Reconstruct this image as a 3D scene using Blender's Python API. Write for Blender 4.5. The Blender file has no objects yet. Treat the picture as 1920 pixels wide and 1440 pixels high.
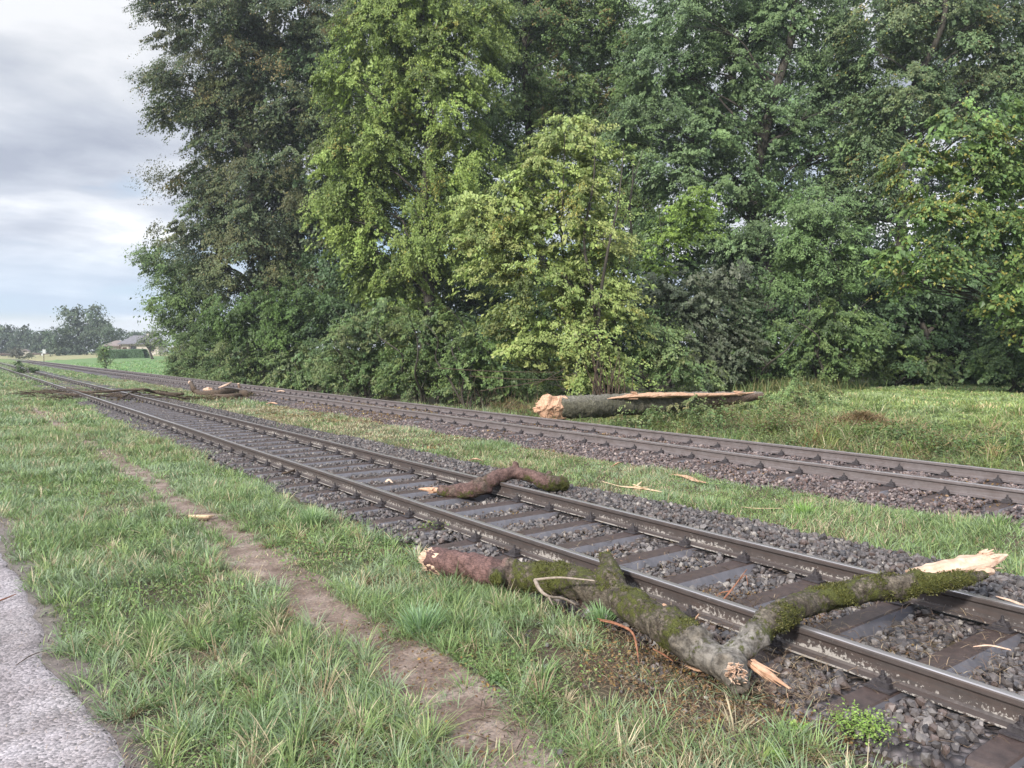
import bpy, math
import numpy as np
from mathutils import Vector

# ------------------------------------------------------------------ camera
H = 1.68
YAW = math.radians(35.965)
PIT = math.radians(2.42)
scene = bpy.context.scene
col = scene.collection
cam_data = bpy.data.cameras.new("camera")
cam = bpy.data.objects.new("camera", cam_data)
col.objects.link(cam)
cam.location = (0, 0, H)
cam.rotation_euler = (math.radians(90) - PIT, 0, -YAW)
cam_data.sensor_width = 36
cam_data.lens = 36 * 1443 / 1920
cam_data.clip_start = 0.05
cam_data.clip_end = 6000
scene.camera = cam

# ------------------------------------------------------------------ light, sky, exposure
SUN_EL = math.radians(30)
SUN_DIR = Vector((-0.90, -0.30, 0)).normalized()          # towards the sun, horizontally
scene.view_settings.view_transform = 'Standard'
scene.view_settings.look = 'None'
scene.view_settings.exposure = 1.0
scene.view_settings.gamma = 1
sun_data = bpy.data.lights.new("sun", 'SUN')
sun_data.energy = 3.0
sun_data.angle = math.radians(5)
sun_data.color = (1.0, 0.95, 0.88)
sun = bpy.data.objects.new("sun", sun_data)
col.objects.link(sun)
sd = Vector((SUN_DIR.x * math.cos(SUN_EL), SUN_DIR.y * math.cos(SUN_EL), math.sin(SUN_EL)))
sun.rotation_euler = sd.to_track_quat('Z', 'Y').to_euler()

world = bpy.data.worlds.new("World")
scene.world = world
world.use_nodes = True


class NT:
    """small helper to write node trees"""
    def __init__(s, tree):
        s.t = tree
        tree.nodes.clear()

    def n(s, kind, **kw):
        nd = s.t.nodes.new(kind)
        for k, v in kw.items():
            if k.startswith('i_'):
                key = k[2:]
                key = int(key) if key.isdigit() else key.replace('_', ' ')
                s.set(nd.inputs[key], v)
            else:
                setattr(nd, k, v)
        return nd

    def set(s, inp, v):
        if isinstance(v, bpy.types.NodeSocket):
            s.t.links.new(v, inp)
        elif isinstance(v, bpy.types.Node):
            s.t.links.new(v.outputs[0], inp)
        else:
            inp.default_value = v

    def math(s, op, a, b=0.0, clamp=False):
        nd = s.t.nodes.new('ShaderNodeMath')
        nd.operation = op
        nd.use_clamp = clamp
        s.set(nd.inputs[0], a)
        s.set(nd.inputs[1], b)
        return nd.outputs[0]

    def mix(s, f, a, b, mode='MIX'):
        nd = s.t.nodes.new('ShaderNodeMix')
        nd.data_type = 'RGBA'
        nd.blend_type = mode
        s.set(nd.inputs[0], f)
        for i, v in ((6, a), (7, b)):
            if isinstance(v, tuple) and len(v) == 3:
                v = v + (1,)
            s.set(nd.inputs[i], v)
        return nd.outputs[2]

    def ramp(s, f, stops, interp='LINEAR'):
        nd = s.t.nodes.new('ShaderNodeValToRGB')
        cr = nd.color_ramp
        cr.interpolation = interp
        while len(cr.elements) < len(stops):
            cr.elements.new(0.5)
        for e, (p, c) in zip(cr.elements, stops):
            e.position = p
            e.color = (c, c, c, 1) if not isinstance(c, tuple) else (c + (1,) if len(c) == 3 else c)
        s.set(nd.inputs[0], f)
        return nd.outputs[0]

    def noise(s, vec, scale, detail=4, rough=0.55, dist=0.0):
        nd = s.t.nodes.new('ShaderNodeTexNoise')
        if vec is not None:
            s.set(nd.inputs['Vector'], vec)
        nd.inputs['Scale'].default_value = scale
        nd.inputs['Detail'].default_value = detail
        nd.inputs['Roughness'].default_value = rough
        nd.inputs['Distortion'].default_value = dist
        return nd.outputs['Fac']

    def maprange(s, v, a, b, c=0.0, d=1.0):
        nd = s.t.nodes.new('ShaderNodeMapRange')
        s.set(nd.inputs[0], v)
        for i, x in enumerate((a, b, c, d)):
            nd.inputs[i + 1].default_value = x
        return nd.outputs[0]


w = NT(world.node_tree)
tc = w.n('ShaderNodeTexCoord')
sep = w.n('ShaderNodeSeparateXYZ', i_0=tc.outputs['Generated'])
zc = w.math('MAXIMUM', sep.outputs[2], 0.0)
zz = w.math('ADD', zc, 0.14)
px = w.math('DIVIDE', sep.outputs[0], zz)
py = w.math('DIVIDE', sep.outputs[1], zz)
cv = w.n('ShaderNodeCombineXYZ', i_0=px, i_1=py, i_2=0.37)
n1 = w.noise(cv, 0.75, 6, 0.52, 0.3)
n2 = w.noise(cv, 2.6, 6, 0.55, 0.2)
nn = w.math('ADD', w.math('MULTIPLY', n1, 0.68), w.math('MULTIPLY', n2, 0.32))
cloud = w.ramp(nn, [(0.37, (0.26, 0.285, 0.345)), (0.45, (0.35, 0.375, 0.43)), (0.51, (0.45, 0.47, 0.51)),
                    (0.58, (0.60, 0.61, 0.635))])
gapn = w.noise(cv, 0.9, 4, 0.5, 0.1)
gap = w.ramp(w.math('ADD', gapn, w.maprange(zc, 0.0, 0.30, 0.07, -0.05)), [(0.53, 0.0), (0.63, 1.0)])
sky = w.n('ShaderNodeTexSky', sky_type='NISHITA', sun_disc=False, sun_elevation=SUN_EL,
          sun_rotation=math.atan2(SUN_DIR.x, SUN_DIR.y))
skyc = w.mix(1.0, sky.outputs[0], (0.085, 0.085, 0.085), 'MULTIPLY')
skyc = w.mix(0.5, skyc, (0.27, 0.35, 0.47))
c1 = w.mix(gap, cloud, skyc)
band = w.ramp(zc, [(0.0, 1.0), (0.030, 1.0), (0.040, 0.0)])
blue = w.ramp(zc, [(0.036, 0.0), (0.045, 0.75), (0.075, 0.6), (0.13, 0.0)])
c2 = w.mix(blue, c1, (0.31, 0.39, 0.49))
c3 = w.mix(w.math('MULTIPLY', band, 0.75), c2, (0.52, 0.53, 0.55))
lift = w.math('ADD', 1.0, w.math('MULTIPLY', w.maprange(zc, 0.44, 0.85), 2.3))
lift = w.math('MULTIPLY', lift, w.maprange(zc, 0.14, 0.33, 1.0, 0.80))
bg = w.n('ShaderNodeBackground', i_Color=c3, i_Strength=lift)
w.n('ShaderNodeOutputWorld', i_Surface=bg.outputs[0])

# ------------------------------------------------------------------ helpers
R = np.random.default_rng(7)
CY, SY = math.cos(YAW), math.sin(YAW)


def ray(u, v):
    """direction of a photograph pixel (1920x1440) in world axes"""
    x, y, z = u - 960.0, -(v - 720.0), 1443.0
    f = z * math.cos(PIT) + y * math.sin(PIT)
    up = -z * math.sin(PIT) + y * math.cos(PIT)
    return Vector((x * CY + f * SY, -x * SY + f * CY, up))


def G(u, v, z=0.0):
    r = ray(u, v)
    t = (z - H) / r.z
    return Vector((r.x * t, r.y * t, z))


def PD(u, v, d):
    r = ray(u, v)
    return np.array([r.x, r.y, r.z]) * (d / 1443.0) + np.array([0, 0, H])


def link(o, parent=None):
    col.objects.link(o)
    if parent:
        o.parent = parent
    return o


def tag(o, label=None, cat=None, group=None, kind=None):
    for k, v in (('label', label), ('category', cat), ('group', group), ('kind', kind)):
        if v:
            o[k] = v
    return o


def empty(name, loc=(0, 0, 0), **kw):
    o = bpy.data.objects.new(name, None)
    o.location = loc
    o.empty_display_size = 0.2
    link(o)
    return tag(o, **kw)


def mesh(name, V, F, mats, parent=None, C=None, mi=None, smooth=False, loc=None):
    """V (n,3); F: (m,k) int array of equal-sized faces, or a list of such arrays; C (n,3) colours"""
    V = np.asarray(V, dtype=np.float32)
    if loc is not None:
        V = V - np.asarray(loc, dtype=np.float32)
    Fs = F if isinstance(F, list) else [F]
    Fs = [np.asarray(f, dtype=np.int32) for f in Fs if len(f)]
    me = bpy.data.meshes.new(name)
    me.vertices.add(len(V))
    me.vertices.foreach_set('co', V.ravel())
    nl = sum(f.size for f in Fs)
    nf = sum(len(f) for f in Fs)
    me.loops.add(nl)
    me.loops.foreach_set('vertex_index', np.concatenate([f.ravel() for f in Fs]))
    tot = np.concatenate([np.full(len(f), f.shape[1], np.int32) for f in Fs])
    st = np.concatenate([[0], np.cumsum(tot)[:-1]]).astype(np.int32)
    me.polygons.add(nf)
    me.polygons.foreach_set('loop_start', st)
    if mi is not None:
        me.polygons.foreach_set('material_index', np.asarray(mi, dtype=np.int32))
    me.polygons.foreach_set('use_smooth', np.full(nf, bool(smooth)))
    if C is not None:
        C = np.asarray(C, dtype=np.float32)
        if C.ndim == 1:
            C = np.tile(C, (len(V), 1))
        a = me.color_attributes.new('col', 'FLOAT_COLOR', 'POINT')
        a.data.foreach_set('color', np.concatenate([C, np.ones((len(C), 1), np.float32)], 1).ravel())
    for m in (mats if isinstance(mats, (list, tuple)) else [mats]):
        me.materials.append(m)
    me.update(calc_edges=True)
    o = bpy.data.objects.new(name, me)
    if loc is not None and parent is None:
        o.location = loc
    return link(o, parent)


def hash2(ix, iy, s=0):
    h = np.sin(ix * 127.1 + iy * 311.7 + s * 74.7) * 43758.5453
    return h - np.floor(h)


def vnoise(x, y, s=0):
    x = np.asarray(x, float); y = np.asarray(y, float)
    ix, iy = np.floor(x), np.floor(y)
    fx, fy = x - ix, y - iy
    fx = fx * fx * (3 - 2 * fx); fy = fy * fy * (3 - 2 * fy)
    a = hash2(ix, iy, s); b = hash2(ix + 1, iy, s); c = hash2(ix, iy + 1, s); d = hash2(ix + 1, iy + 1, s)
    return (a * (1 - fx) + b * fx) * (1 - fy) + (c * (1 - fx) + d * fx) * fy


def fbm(x, y, s=0, o=3):
    r = 0; a = 0.5; t = 0
    for i in range(o):
        r = r + a * vnoise(np.asarray(x) * 2 ** i, np.asarray(y) * 2 ** i, s + i * 3); t += a; a *= 0.5
    return r / t


def sm(x, a, b):
    t = np.clip((np.asarray(x, float) - a) / (b - a), 0, 1)
    return t * t * (3 - 2 * t)


# ------------------------------------------------------------------ materials
def newmat(name):
    m = bpy.data.materials.new(name)
    m.use_nodes = True
    return m, NT(m.node_tree)


def finish(t, color, rough=0.7, spec=0.4, height=None, bstr=0.3, bdist=0.01, metal=0.0, trans=0.0, coat=0.0):
    b = t.n('ShaderNodeBsdfPrincipled')
    t.set(b.inputs['Base Color'], color if not (isinstance(color, tuple) and len(color) == 3) else color + (1,))
    t.set(b.inputs['Roughness'], rough)
    t.set(b.inputs['Specular IOR Level'], spec)
    t.set(b.inputs['Metallic'], metal)
    if height is not None:
        bp = t.n('ShaderNodeBump', i_Height=height)
        bp.inputs['Strength'].default_value = bstr
        bp.inputs['Distance'].default_value = bdist
        t.set(b.inputs['Normal'], bp.outputs[0])
    out = b.outputs[0]
    if trans:
        tr = t.n('ShaderNodeBsdfTranslucent')
        t.set(tr.inputs[0], color)
        ms = t.n('ShaderNodeMixShader', i_0=trans)
        t.set(ms.inputs[1], out); t.set(ms.inputs[2], tr.outputs[0])
        out = ms.outputs[0]
    t.n('ShaderNodeOutputMaterial', i_Surface=out)


def attr(t):
    return t.n('ShaderNodeAttribute', attribute_name='col').outputs['Color']


def objco(t):
    return t.n('ShaderNodeTexCoord').outputs['Object']


def geopos(t):
    return t.n('ShaderNodeNewGeometry').outputs['Position']


def m_leaf():
    m, t = newmat('leaf')
    finish(t, attr(t), 0.45, 0.35, trans=0.28)
    return m


def m_blade():
    m, t = newmat('grass_blade')
    finish(t, attr(t), 0.5, 0.3, trans=0.25)
    return m


def m_attr(name, rough=0.75, spec=0.3, nscale=40, namp=0.35, bstr=0.4, bdist=0.01):
    m, t = newmat(name)
    n = t.noise(geopos(t), nscale, 5, 0.65)
    c = t.mix(1.0, attr(t), t.ramp(n, [(0.25, 1 - namp), (0.75, 1 + namp * 0.8)]), 'MULTIPLY')
    finish(t, c, rough, spec, n, bstr, bdist)
    return m


def m_ground():
    m, t = newmat('ground_soil')
    p = geopos(t)
    n = t.noise(p, 9, 8, 0.7)
    f = t.noise(p, 70, 4, 0.7)
    c = t.mix(1.0, attr(t), t.ramp(n, [(0.25, 0.5), (0.75, 1.45)]), 'MULTIPLY')
    c = t.mix(1.0, c, t.ramp(f, [(0.25, 0.65), (0.75, 1.3)]), 'MULTIPLY')
    finish(t, c, 0.85, 0.25, t.math('ADD', n, t.math('MULTIPLY', f, 0.4)), 0.6, 0.03)
    return m


def m_path():
    m, t = newmat('wet_gravel_path')
    p = geopos(t)
    n = t.noise(p, 2.2, 5, 0.6)
    f = t.noise(p, 120, 5, 0.75)
    v = t.n('ShaderNodeTexVoronoi', i_Scale=62.0); t.set(v.inputs['Vector'], p)
    vcol = t.ramp(v.outputs['Color'], [(0.15, 0.45), (0.5, 1.0), (0.85, 1.4)])
    c = t.ramp(n, [(0.3, (0.19, 0.165, 0.165)), (0.5, (0.28, 0.25, 0.256)), (0.68, (0.37, 0.34, 0.35))])
    c = t.mix(1.0, c, t.ramp(f, [(0.25, 0.6), (0.75, 1.3)]), 'MULTIPLY')
    c = t.mix(0.9, c, vcol, 'MULTIPLY')
    big_ = t.noise(p, 0.9, 5, 0.6, 0.6)
    c = t.mix(1.0, c, t.ramp(big_, [(0.35, (0.88, 0.85, 0.83)), (0.6, (1.2, 1.18, 1.2))]), 'MULTIPLY')
    h = t.math('ADD', t.math('MULTIPLY', v.outputs['Distance'], -1.2), f)
    r = t.maprange(n, 0.35, 0.65, 0.62, 0.38)
    finish(t, c, r, 0.5, h, 0.8, 0.009)
    return m


def m_dirt():
    m, t = newmat('trodden_dirt')
    p = geopos(t)
    n = t.noise(p, 3.5, 6, 0.65)
    f = t.noise(p, 45, 6, 0.7)
    c = t.ramp(n, [(0.32, (0.11, 0.072, 0.054)), (0.5, (0.205, 0.148, 0.118)), (0.66, (0.31, 0.245, 0.205))])
    c = t.mix(1.0, c, t.ramp(f, [(0.3, 0.45), (0.7, 1.35)]), 'MULTIPLY')
    finish(t, c, 0.75, 0.35, t.math('ADD', n, t.math('MULTIPLY', f, 0.6)), 0.8, 0.02)
    return m


def m_ballast():
    m, t = newmat('ballast_bed')
    p = geopos(t)
    v = t.n('ShaderNodeTexVoronoi', i_Scale=19.0); t.set(v.inputs['Vector'], p)
    n = t.noise(p, 1.3, 4, 0.6)
    c = t.ramp(v.outputs['Color'], [(0.1, (0.045, 0.038, 0.042)), (0.5, (0.10, 0.085, 0.088)), (0.9, (0.19, 0.165, 0.165))])
    c = t.mix(1.0, c, t.ramp(n, [(0.3, 0.7), (0.7, 1.2)]), 'MULTIPLY')
    c = t.mix(1.0, c, t.ramp(v.outputs['Distance'], [(0.2, 1.1), (0.75, 0.35)]), 'MULTIPLY')
    finish(t, c, 0.6, 0.4, t.math('MULTIPLY', v.outputs['Distance'], -1.0), 1.0, 0.04)
    return m


def m_stone():
    m, t = newmat('ballast_stone')
    p = geopos(t)
    n = t.noise(p, 60, 4, 0.6)
    c = t.mix(1.0, attr(t), t.ramp(n, [(0.3, 0.75), (0.7, 1.25)]), 'MULTIPLY')
    finish(t, c, 0.5, 0.45, n, 0.3, 0.004)
    return m


def m_rail(name, side, amt):
    m, t = newmat(name)
    p = geopos(t)
    g = t.n('ShaderNodeNewGeometry')
    z = t.n('ShaderNodeSeparateXYZ', i_0=g.outputs['Normal']).outputs[2]
    n = t.noise(p, 9, 6, 0.7)
    st = t.n('ShaderNodeMapping', i_Scale=(14, 1.2, 14)); t.set(st.inputs[0], p)
    streak = t.noise(st.outputs[0], 3, 5, 0.6)
    base = t.mix(t.ramp(n, [(0.35, 0.0), (0.65, 1.0)]), side, tuple(x * 1.45 for x in side))
    base = t.mix(t.ramp(streak, [(0.4, 0.0), (0.7, 0.5)]), base, (0.085, 0.055, 0.045))
    # pale lichen / lime flecks on the web
    fl = t.noise(p, 38, 5, 0.75)
    big = t.noise(p, 2.2, 3, 0.5)
    pz = t.n('ShaderNodeSeparateXYZ', i_0=p).outputs[2]
    low = t.maprange(pz, -0.05, -0.135, -0.06, 0.19)
    k = t.math('ADD', t.math('ADD', fl, t.math('MULTIPLY', t.math('SUBTRACT', big, 0.5), 0.5)), low)
    fleck = t.ramp(k, [(0.655 - amt, 0.0), (0.70 - amt, 0.75)])
    vert = t.math('SUBTRACT', 1.0, t.math('ABSOLUTE', z))
    fleck = t.math('MULTIPLY', fleck, t.ramp(vert, [(0.2, 0.0), (0.6, 1.0)]))
    c = t.mix(fleck, base, (0.42, 0.39, 0.36))
    finish(t, c, 0.55, 0.45, n, 0.3, 0.004)
    return m


def m_railtop():
    m, t = newmat('rail_running_face')
    p = geopos(t)
    st = t.n('ShaderNodeMapping', i_Scale=(30, 0.8, 1)); t.set(st.inputs[0], p)
    n = t.noise(st.outputs[0], 3, 4, 0.6)
    c = t.ramp(n, [(0.3, (0.30, 0.27, 0.26)), (0.7, (0.52, 0.49, 0.49))])
    finish(t, c, t.maprange(n, 0.3, 0.7, 0.42, 0.28), 0.5, n, 0.05, 0.002, metal=0.75)
    return m


def m_simple(name, c0, c1, scale=12, rough=0.6, spec=0.4, bstr=0.4, bdist=0.01, metal=0.0, stretch=None):
    m, t = newmat(name)
    p = objco(t)
    if stretch:
        st = t.n('ShaderNodeMapping', i_Scale=stretch); t.set(st.inputs[0], p)
        p = st.outputs[0]
    n = t.noise(p, scale, 6, 0.65)
    c = t.ramp(n, [(0.3, c0), (0.7, c1)])
    finish(t, c, rough, spec, n, bstr, bdist, metal)
    return m


def m_bark(name, dark, pale, moss=0.0, red=None, scale=1.0):
    """bark; vertex colour r = reddish part, g = extra moss, b = pale grey part"""
    m, t = newmat(name)
    p = objco(t)
    a = t.n('ShaderNodeSeparateColor'); t.set(a.inputs[0], attr(t))
    n = t.noise(p, 22 * scale, 8, 0.7)
    b = t.noise(p, 5 * scale, 5, 0.6, 0.4)
    c = t.mix(t.ramp(n, [(0.36, 0.0), (0.62, 1.0)]), dark, pale)
    if red:
        rr = t.mix(t.ramp(n, [(0.3, 0.0), (0.68, 1.0)]), tuple(x * 0.5 for x in red), tuple(min(1, x * 1.35) for x in red))
        c = t.mix(a.outputs[0], c, rr)
    vv = t.n('ShaderNodeTexVoronoi', feature='DISTANCE_TO_EDGE', i_Scale=38.0 * scale)
    wp = t.n('ShaderNodeMapping', i_Scale=(1.0, 0.45, 1.6)); t.set(wp.inputs[0], p)
    t.set(vv.inputs['Vector'], wp.outputs[0])
    crack = t.ramp(vv.outputs['Distance'], [(0.0, 0.45), (0.09, 1.0)])
    c = t.mix(1.0, c, crack, 'MULTIPLY')
    c = t.mix(1.0, c, t.ramp(t.noise(p, 9, 5, 0.7), [(0.32, 0.6), (0.68, 1.35)]), 'MULTIPLY')
    c = t.mix(t.math('MULTIPLY', a.outputs[2], t.ramp(b, [(0.35, 0.3), (0.6, 1.0)])), c,
              t.mix(t.ramp(n, [(0.4, 0.0), (0.6, 1.0)]), (0.10, 0.09, 0.08), (0.26, 0.24, 0.215)))
    if moss:
        g = t.n('ShaderNodeNewGeometry')
        z = t.n('ShaderNodeSeparateXYZ', i_0=g.outputs['Normal']).outputs[2]
        k = t.math('ADD', b, t.math('MULTIPLY', t.math('SUBTRACT', a.outputs[1], 0.5), 0.55))
        k = t.math('ADD', k, t.math('MULTIPLY', t.math('SUBTRACT', t.noise(p, 32, 5, 0.75), 0.5), 1.1))
        mk = t.ramp(k, [(0.50, 0.0), (0.63, 1.0)])
        mn = t.noise(p, 110, 4, 0.8)
        mc = t.ramp(mn, [(0.3, (0.022, 0.026, 0.008)), (0.5, (0.075, 0.082, 0.018)), (0.72, (0.18, 0.19, 0.05))])
        c = t.mix(t.math('MULTIPLY', mk, moss), c, mc)
        hh = t.math('ADD', n, t.math('MULTIPLY', t.math('MULTIPLY', mk, mn), 1.2))
    else:
        hh = n
    finish(t, c, 0.8, 0.25, hh, 0.8, 0.015)
    return m


M = {}
M['leaf'] = m_leaf()
M['blade'] = m_blade()
M['ground'] = m_ground()
M['path'] = m_path()
M['dirt'] = m_dirt()
M['ballast'] = m_ballast()
M['stone'] = m_stone()
M['rail_near'] = m_rail('rail_side_near', (0.050, 0.042, 0.040), 0.008)
M['rail_far'] = m_rail('rail_side_far', (0.115, 0.10, 0.10), -0.05)
M['railtop'] = m_railtop()
M['sleeper_top'] = m_simple('sleeper_rust', (0.030, 0.020, 0.018), (0.075, 0.05, 0.043), 14, 0.5, 0.5)
M['sleeper_side'] = m_simple('sleeper_wet_sky_sheen', (0.065, 0.062, 0.070), (0.125, 0.12, 0.135), 9, 0.42, 0.5, 0.2, 0.004)  # wet steel skirts, with reflected sky put into the bluish grey
M['clip'] = m_simple('rail_fastener', (0.018, 0.015, 0.017), (0.06, 0.052, 0.055), 30, 0.5, 0.5)
M['bark_moss'] = m_bark('mossy_bark', (0.035, 0.027, 0.020), (0.15, 0.125, 0.095), 0.95, red=(0.135, 0.078, 0.070))
M['bark_log'] = m_bark('old_beech_bark', (0.055, 0.052, 0.036), (0.155, 0.145, 0.105), 0.5, red=(0.2, 0.13, 0.1))
M['bark_tree'] = m_simple('tree_bark', (0.03, 0.026, 0.022), (0.085, 0.075, 0.062), 6, 0.85, 0.2, 0.8, 0.03, stretch=(1, 1, 0.25))
M['bark_thin'] = m_simple('branch_bark', (0.035, 0.025, 0.018), (0.12, 0.085, 0.06), 16, 0.8, 0.25, 0.6, 0.01)
M['twig_grey'] = m_simple('bare_grey_twig', (0.16, 0.12, 0.09), (0.36, 0.30, 0.25), 30, 0.7, 0.25, 0.5, 0.004)
M['twig_red'] = m_simple('red_bark_strip', (0.15, 0.055, 0.03), (0.36, 0.17, 0.10), 30, 0.7, 0.25, 0.5, 0.004)
M['wood'] = m_simple('fresh_wood', (0.36, 0.19, 0.115), (0.60, 0.40, 0.27), 22, 0.7, 0.25, 0.9, 0.012, stretch=(1, 1, 1))
M['wood_pale'] = m_simple('pale_fresh_wood', (0.44, 0.27, 0.185), (0.66, 0.50, 0.38), 18, 0.65, 0.25, 0.7, 0.01)
M['straw'] = m_simple('torn_straw_wood', (0.40, 0.27, 0.16), (0.68, 0.52, 0.36), 26, 0.75, 0.2, 0.6, 0.005)


# ------------------------------------------------------------------ terrain
def bank(x, y):
    return fbm(x * 0.9, y * 0.9, 5) - 0.5


def ballast_z(x, y=3.0):
    """height of the ballast surface of both tracks across the line"""
    x = np.asarray(x, float)
    a = -0.225 + 0.035 * sm(x, 3.3, 3.75)
    dip = 0.05 * (1 - 0.75 * sm(y, 7, 14))
    a = a + dip * (-sm(x, 4.2, 4.4) + sm(x, 5.45, 5.65))
    a = a + 0.035 * sm(x, 6.0, 6.35) - 0.06 * sm(x, 6.6, 7.3)
    b = -0.24 + 0.13 * sm(x, 9.0, 9.75) - 0.005 - 0.22 * sm(x, 12.0, 12.7)
    return np.where(x < 8.0, a, b)


def gz(x, y):
    x = np.asarray(x, float); y = np.asarray(y, float)
    z = np.full(np.broadcast(x, y).shape, -0.215)
    z = z + 0.03 * (fbm(x * 1.7, y * 1.7, 2) - 0.5) * (1 - sm(x, 2.9, 3.4) * (1 - sm(x, 6.9, 7.3)))
    # ditch and bank beyond the second track
    near = 1 - sm(y, 26, 40)
    z = z - 0.66 * sm(x, 12.2, 13.8) + (0.26 + 0.30 * near) * sm(x, 14.2, 17.5) + 0.40 * sm(x, 17.5, 30)
    z = z + (0.50 - 0.30 * sm(x, 18, 24)) * bank(x, y) * sm(x, 12.8, 15.0) * (1 - 0.7 * sm(x, 24, 30))
    # far fields rise a little
    z = z + 1.3 * sm(y, 70, 230) * sm(x, 6, 60)
    z = z + 0.5 * sm(y, 110, 300) * (1 - sm(x, 6, 60))
    z = z - 0.25 * sm(-x, 2.0, 8.0)
    z = z - 0.03 * sm(x, 3.2, 3.6) * (1 - sm(x, 6.9, 7.3)) - 0.06 * sm(x, 8.9, 9.4) * (1 - sm(x, 12.3, 12.8))
    return z


def grid(xs, ys, zf):
    X, Y = np.meshgrid(xs, ys, indexing='ij')
    Z = zf(X, Y)
    V = np.stack([X, Y, Z], -1).reshape(-1, 3)
    nx, ny = len(xs), len(ys)
    i = np.arange(nx - 1)[:, None] * ny + np.arange(ny - 1)[None, :]
    i = i.ravel()
    F = np.stack([i, i + ny, i + ny + 1, i + 1], 1)
    return V, F


def lerp(a, b, t):
    t = np.asarray(t)[..., None]
    return np.asarray(a) * (1 - t) + np.asarray(b) * t


xs = np.unique(np.concatenate([np.linspace(-700, -60, 12), np.linspace(-60, -4, 20), np.arange(-4, 26, 0.15),
                               np.arange(26, 60, 1.0), np.linspace(60, 400, 50), np.linspace(400, 1200, 14)]))
ys = np.unique(np.concatenate([np.linspace(-300, -20, 12), np.arange(-20, 0, 1.0), np.arange(0, 24, 0.15),
                               np.arange(24, 70, 0.5), np.arange(70, 300, 4.0), np.linspace(300, 1500, 40)]))
V, F = grid(xs, ys, gz)
gx, gy = V[:, 0], V[:, 1]
soil = np.array([0.075, 0.058, 0.04]); green = np.array([0.085, 0.115, 0.045]); meadow = np.array([0.115, 0.185, 0.065])
tan = np.array([0.25, 0.235, 0.12])
C = lerp(soil, green, sm(fbm(gx * 0.8, gy * 0.8, 9), 0.35, 0.65) * 0.7 + 0.3 * sm(gy, 10, 40))
C = lerp(C, meadow, sm(gx, 19, 30) * (1 - sm(gy, 18, 30)))
C = lerp(C, meadow, sm(gy, 60, 75) * sm(gx, 13, 15))
C = lerp(C, meadow * np.array([1.1, 0.95, 0.9]), sm(gy, 40, 80) * (1 - sm(gx, 13, 15)))
C = lerp(C, tan, sm(gy + gx * 0.4, 205, 212) * (1 - sm(gx, 46, 60)))
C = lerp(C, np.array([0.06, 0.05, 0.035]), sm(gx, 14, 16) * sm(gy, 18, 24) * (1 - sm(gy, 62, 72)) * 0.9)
C = lerp(C, np.array([0.17, 0.145, 0.135]), (1 - sm(gx + 0.15 * fbm(gx * 3, gy * 3, 66), 0.62, 0.95)) * (1 - sm(gy, 20, 40)) * 0.85)
C = lerp(C, np.array([0.085, 0.058, 0.042]), sm(gx, 2.7, 3.1) * (1 - sm(gx, 9, 9.4)) * (1 - sm(gy, 10, 20)) * 0.8)
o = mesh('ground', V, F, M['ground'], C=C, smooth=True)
o['kind'] = 'structure'

# gravel path at the left edge, worn dirt strip, ballast beds
def edge_strip(name, x0, x1, y0, y1, zf, mat, wob=0.1, step=0.12, nx=14, lift=0.012, curve=None, wscale=1.5):
    yy = np.arange(y0, y1, step) if y1 - y0 < 60 else np.concatenate([np.arange(y0, y0 + 40, step), np.arange(y0 + 40, y1, 1.0)])
    t = np.linspace(0, 1, nx)
    a = x0 + wob * (fbm(yy * wscale, yy * 0 + 3.3, 11) - 0.5) * 2 + wob * 0.5 * (vnoise(yy * 6, yy * 0, 4) - 0.5)
    b = x1 + wob * (fbm(yy * wscale, yy * 0 + 8.3, 17) - 0.5) * 2 + wob * 0.5 * (vnoise(yy * 6, yy * 0, 5) - 0.5)
    if curve is not None:
        a = a + curve(yy); b = b + curve(yy)
    X = a[None, :] * (1 - t[:, None]) + b[None, :] * t[:, None]
    Y = np.broadcast_to(yy[None, :], X.shape)
    Z = zf(X, Y) + lift
    # edges tuck just under the turf
    Z = Z - 0.03 * (np.abs(t - 0.5) > 0.499)[:, None]
    V = np.stack([X, Y, Z], -1).reshape(-1, 3)
    ny = len(yy)
    i = (np.arange(nx - 1)[:, None] * ny + np.arange(ny - 1)[None, :]).ravel()
    o = mesh(name, V, np.stack([i, i + ny, i + ny + 1, i + 1], 1), mat, smooth=True)
    o['kind'] = 'structure'
    return o


pedge = lambda y: 0.56 - 0.22 * sm(y, 3.0, 10.5) + 0.05 * np.sin(y * 2.1)
yy_ = np.arange(-4, 60, 0.1)
tt_ = np.linspace(0, 1, 50)
ed_ = pedge(yy_) + 0.06 * (vnoise(yy_ * 5, yy_ * 0, 5) - 0.5) + 0.10 * (vnoise(yy_ * 1.7, yy_ * 0, 8) - 0.5)
X_ = -2.3 + (ed_[None, :] + 2.3) * tt_[:, None]
Y_ = np.broadcast_to(yy_[None], X_.shape)
Z_ = gz(X_, Y_) + 0.018 + 0.012 * (fbm(X_ * 3, Y_ * 3, 44) - 0.5) - 0.035 * (tt_[:, None] > 0.999)
i_ = (np.arange(49)[:, None] * len(yy_) + np.arange(len(yy_) - 1)[None, :]).ravel()
mesh('gravel_path', np.stack([X_, Y_, Z_], -1).reshape(-1, 3), np.stack([i_, i_ + len(yy_), i_ + len(yy_) + 1, i_ + 1], 1), M['path'], smooth=True)['kind'] = 'structure'
dirt_c = lambda y: 0.09 * sm(y, 2.6, 4.2) - 0.10 + 0.10 * sm(y, 6, 9) - 0.16 * sm(y, 12, 24) + 0.03 * np.sin(y * 1.7)
edge_strip('dirt_track', 1.84, 2.52, -1, 34, gz, M['dirt'], 0.13, lift=0.014, curve=dirt_c, nx=12)
bz = lambda x, y: ballast_z(x, y) + 0.012 * (fbm(x * 4, y * 4, 3) - 0.5)
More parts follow.
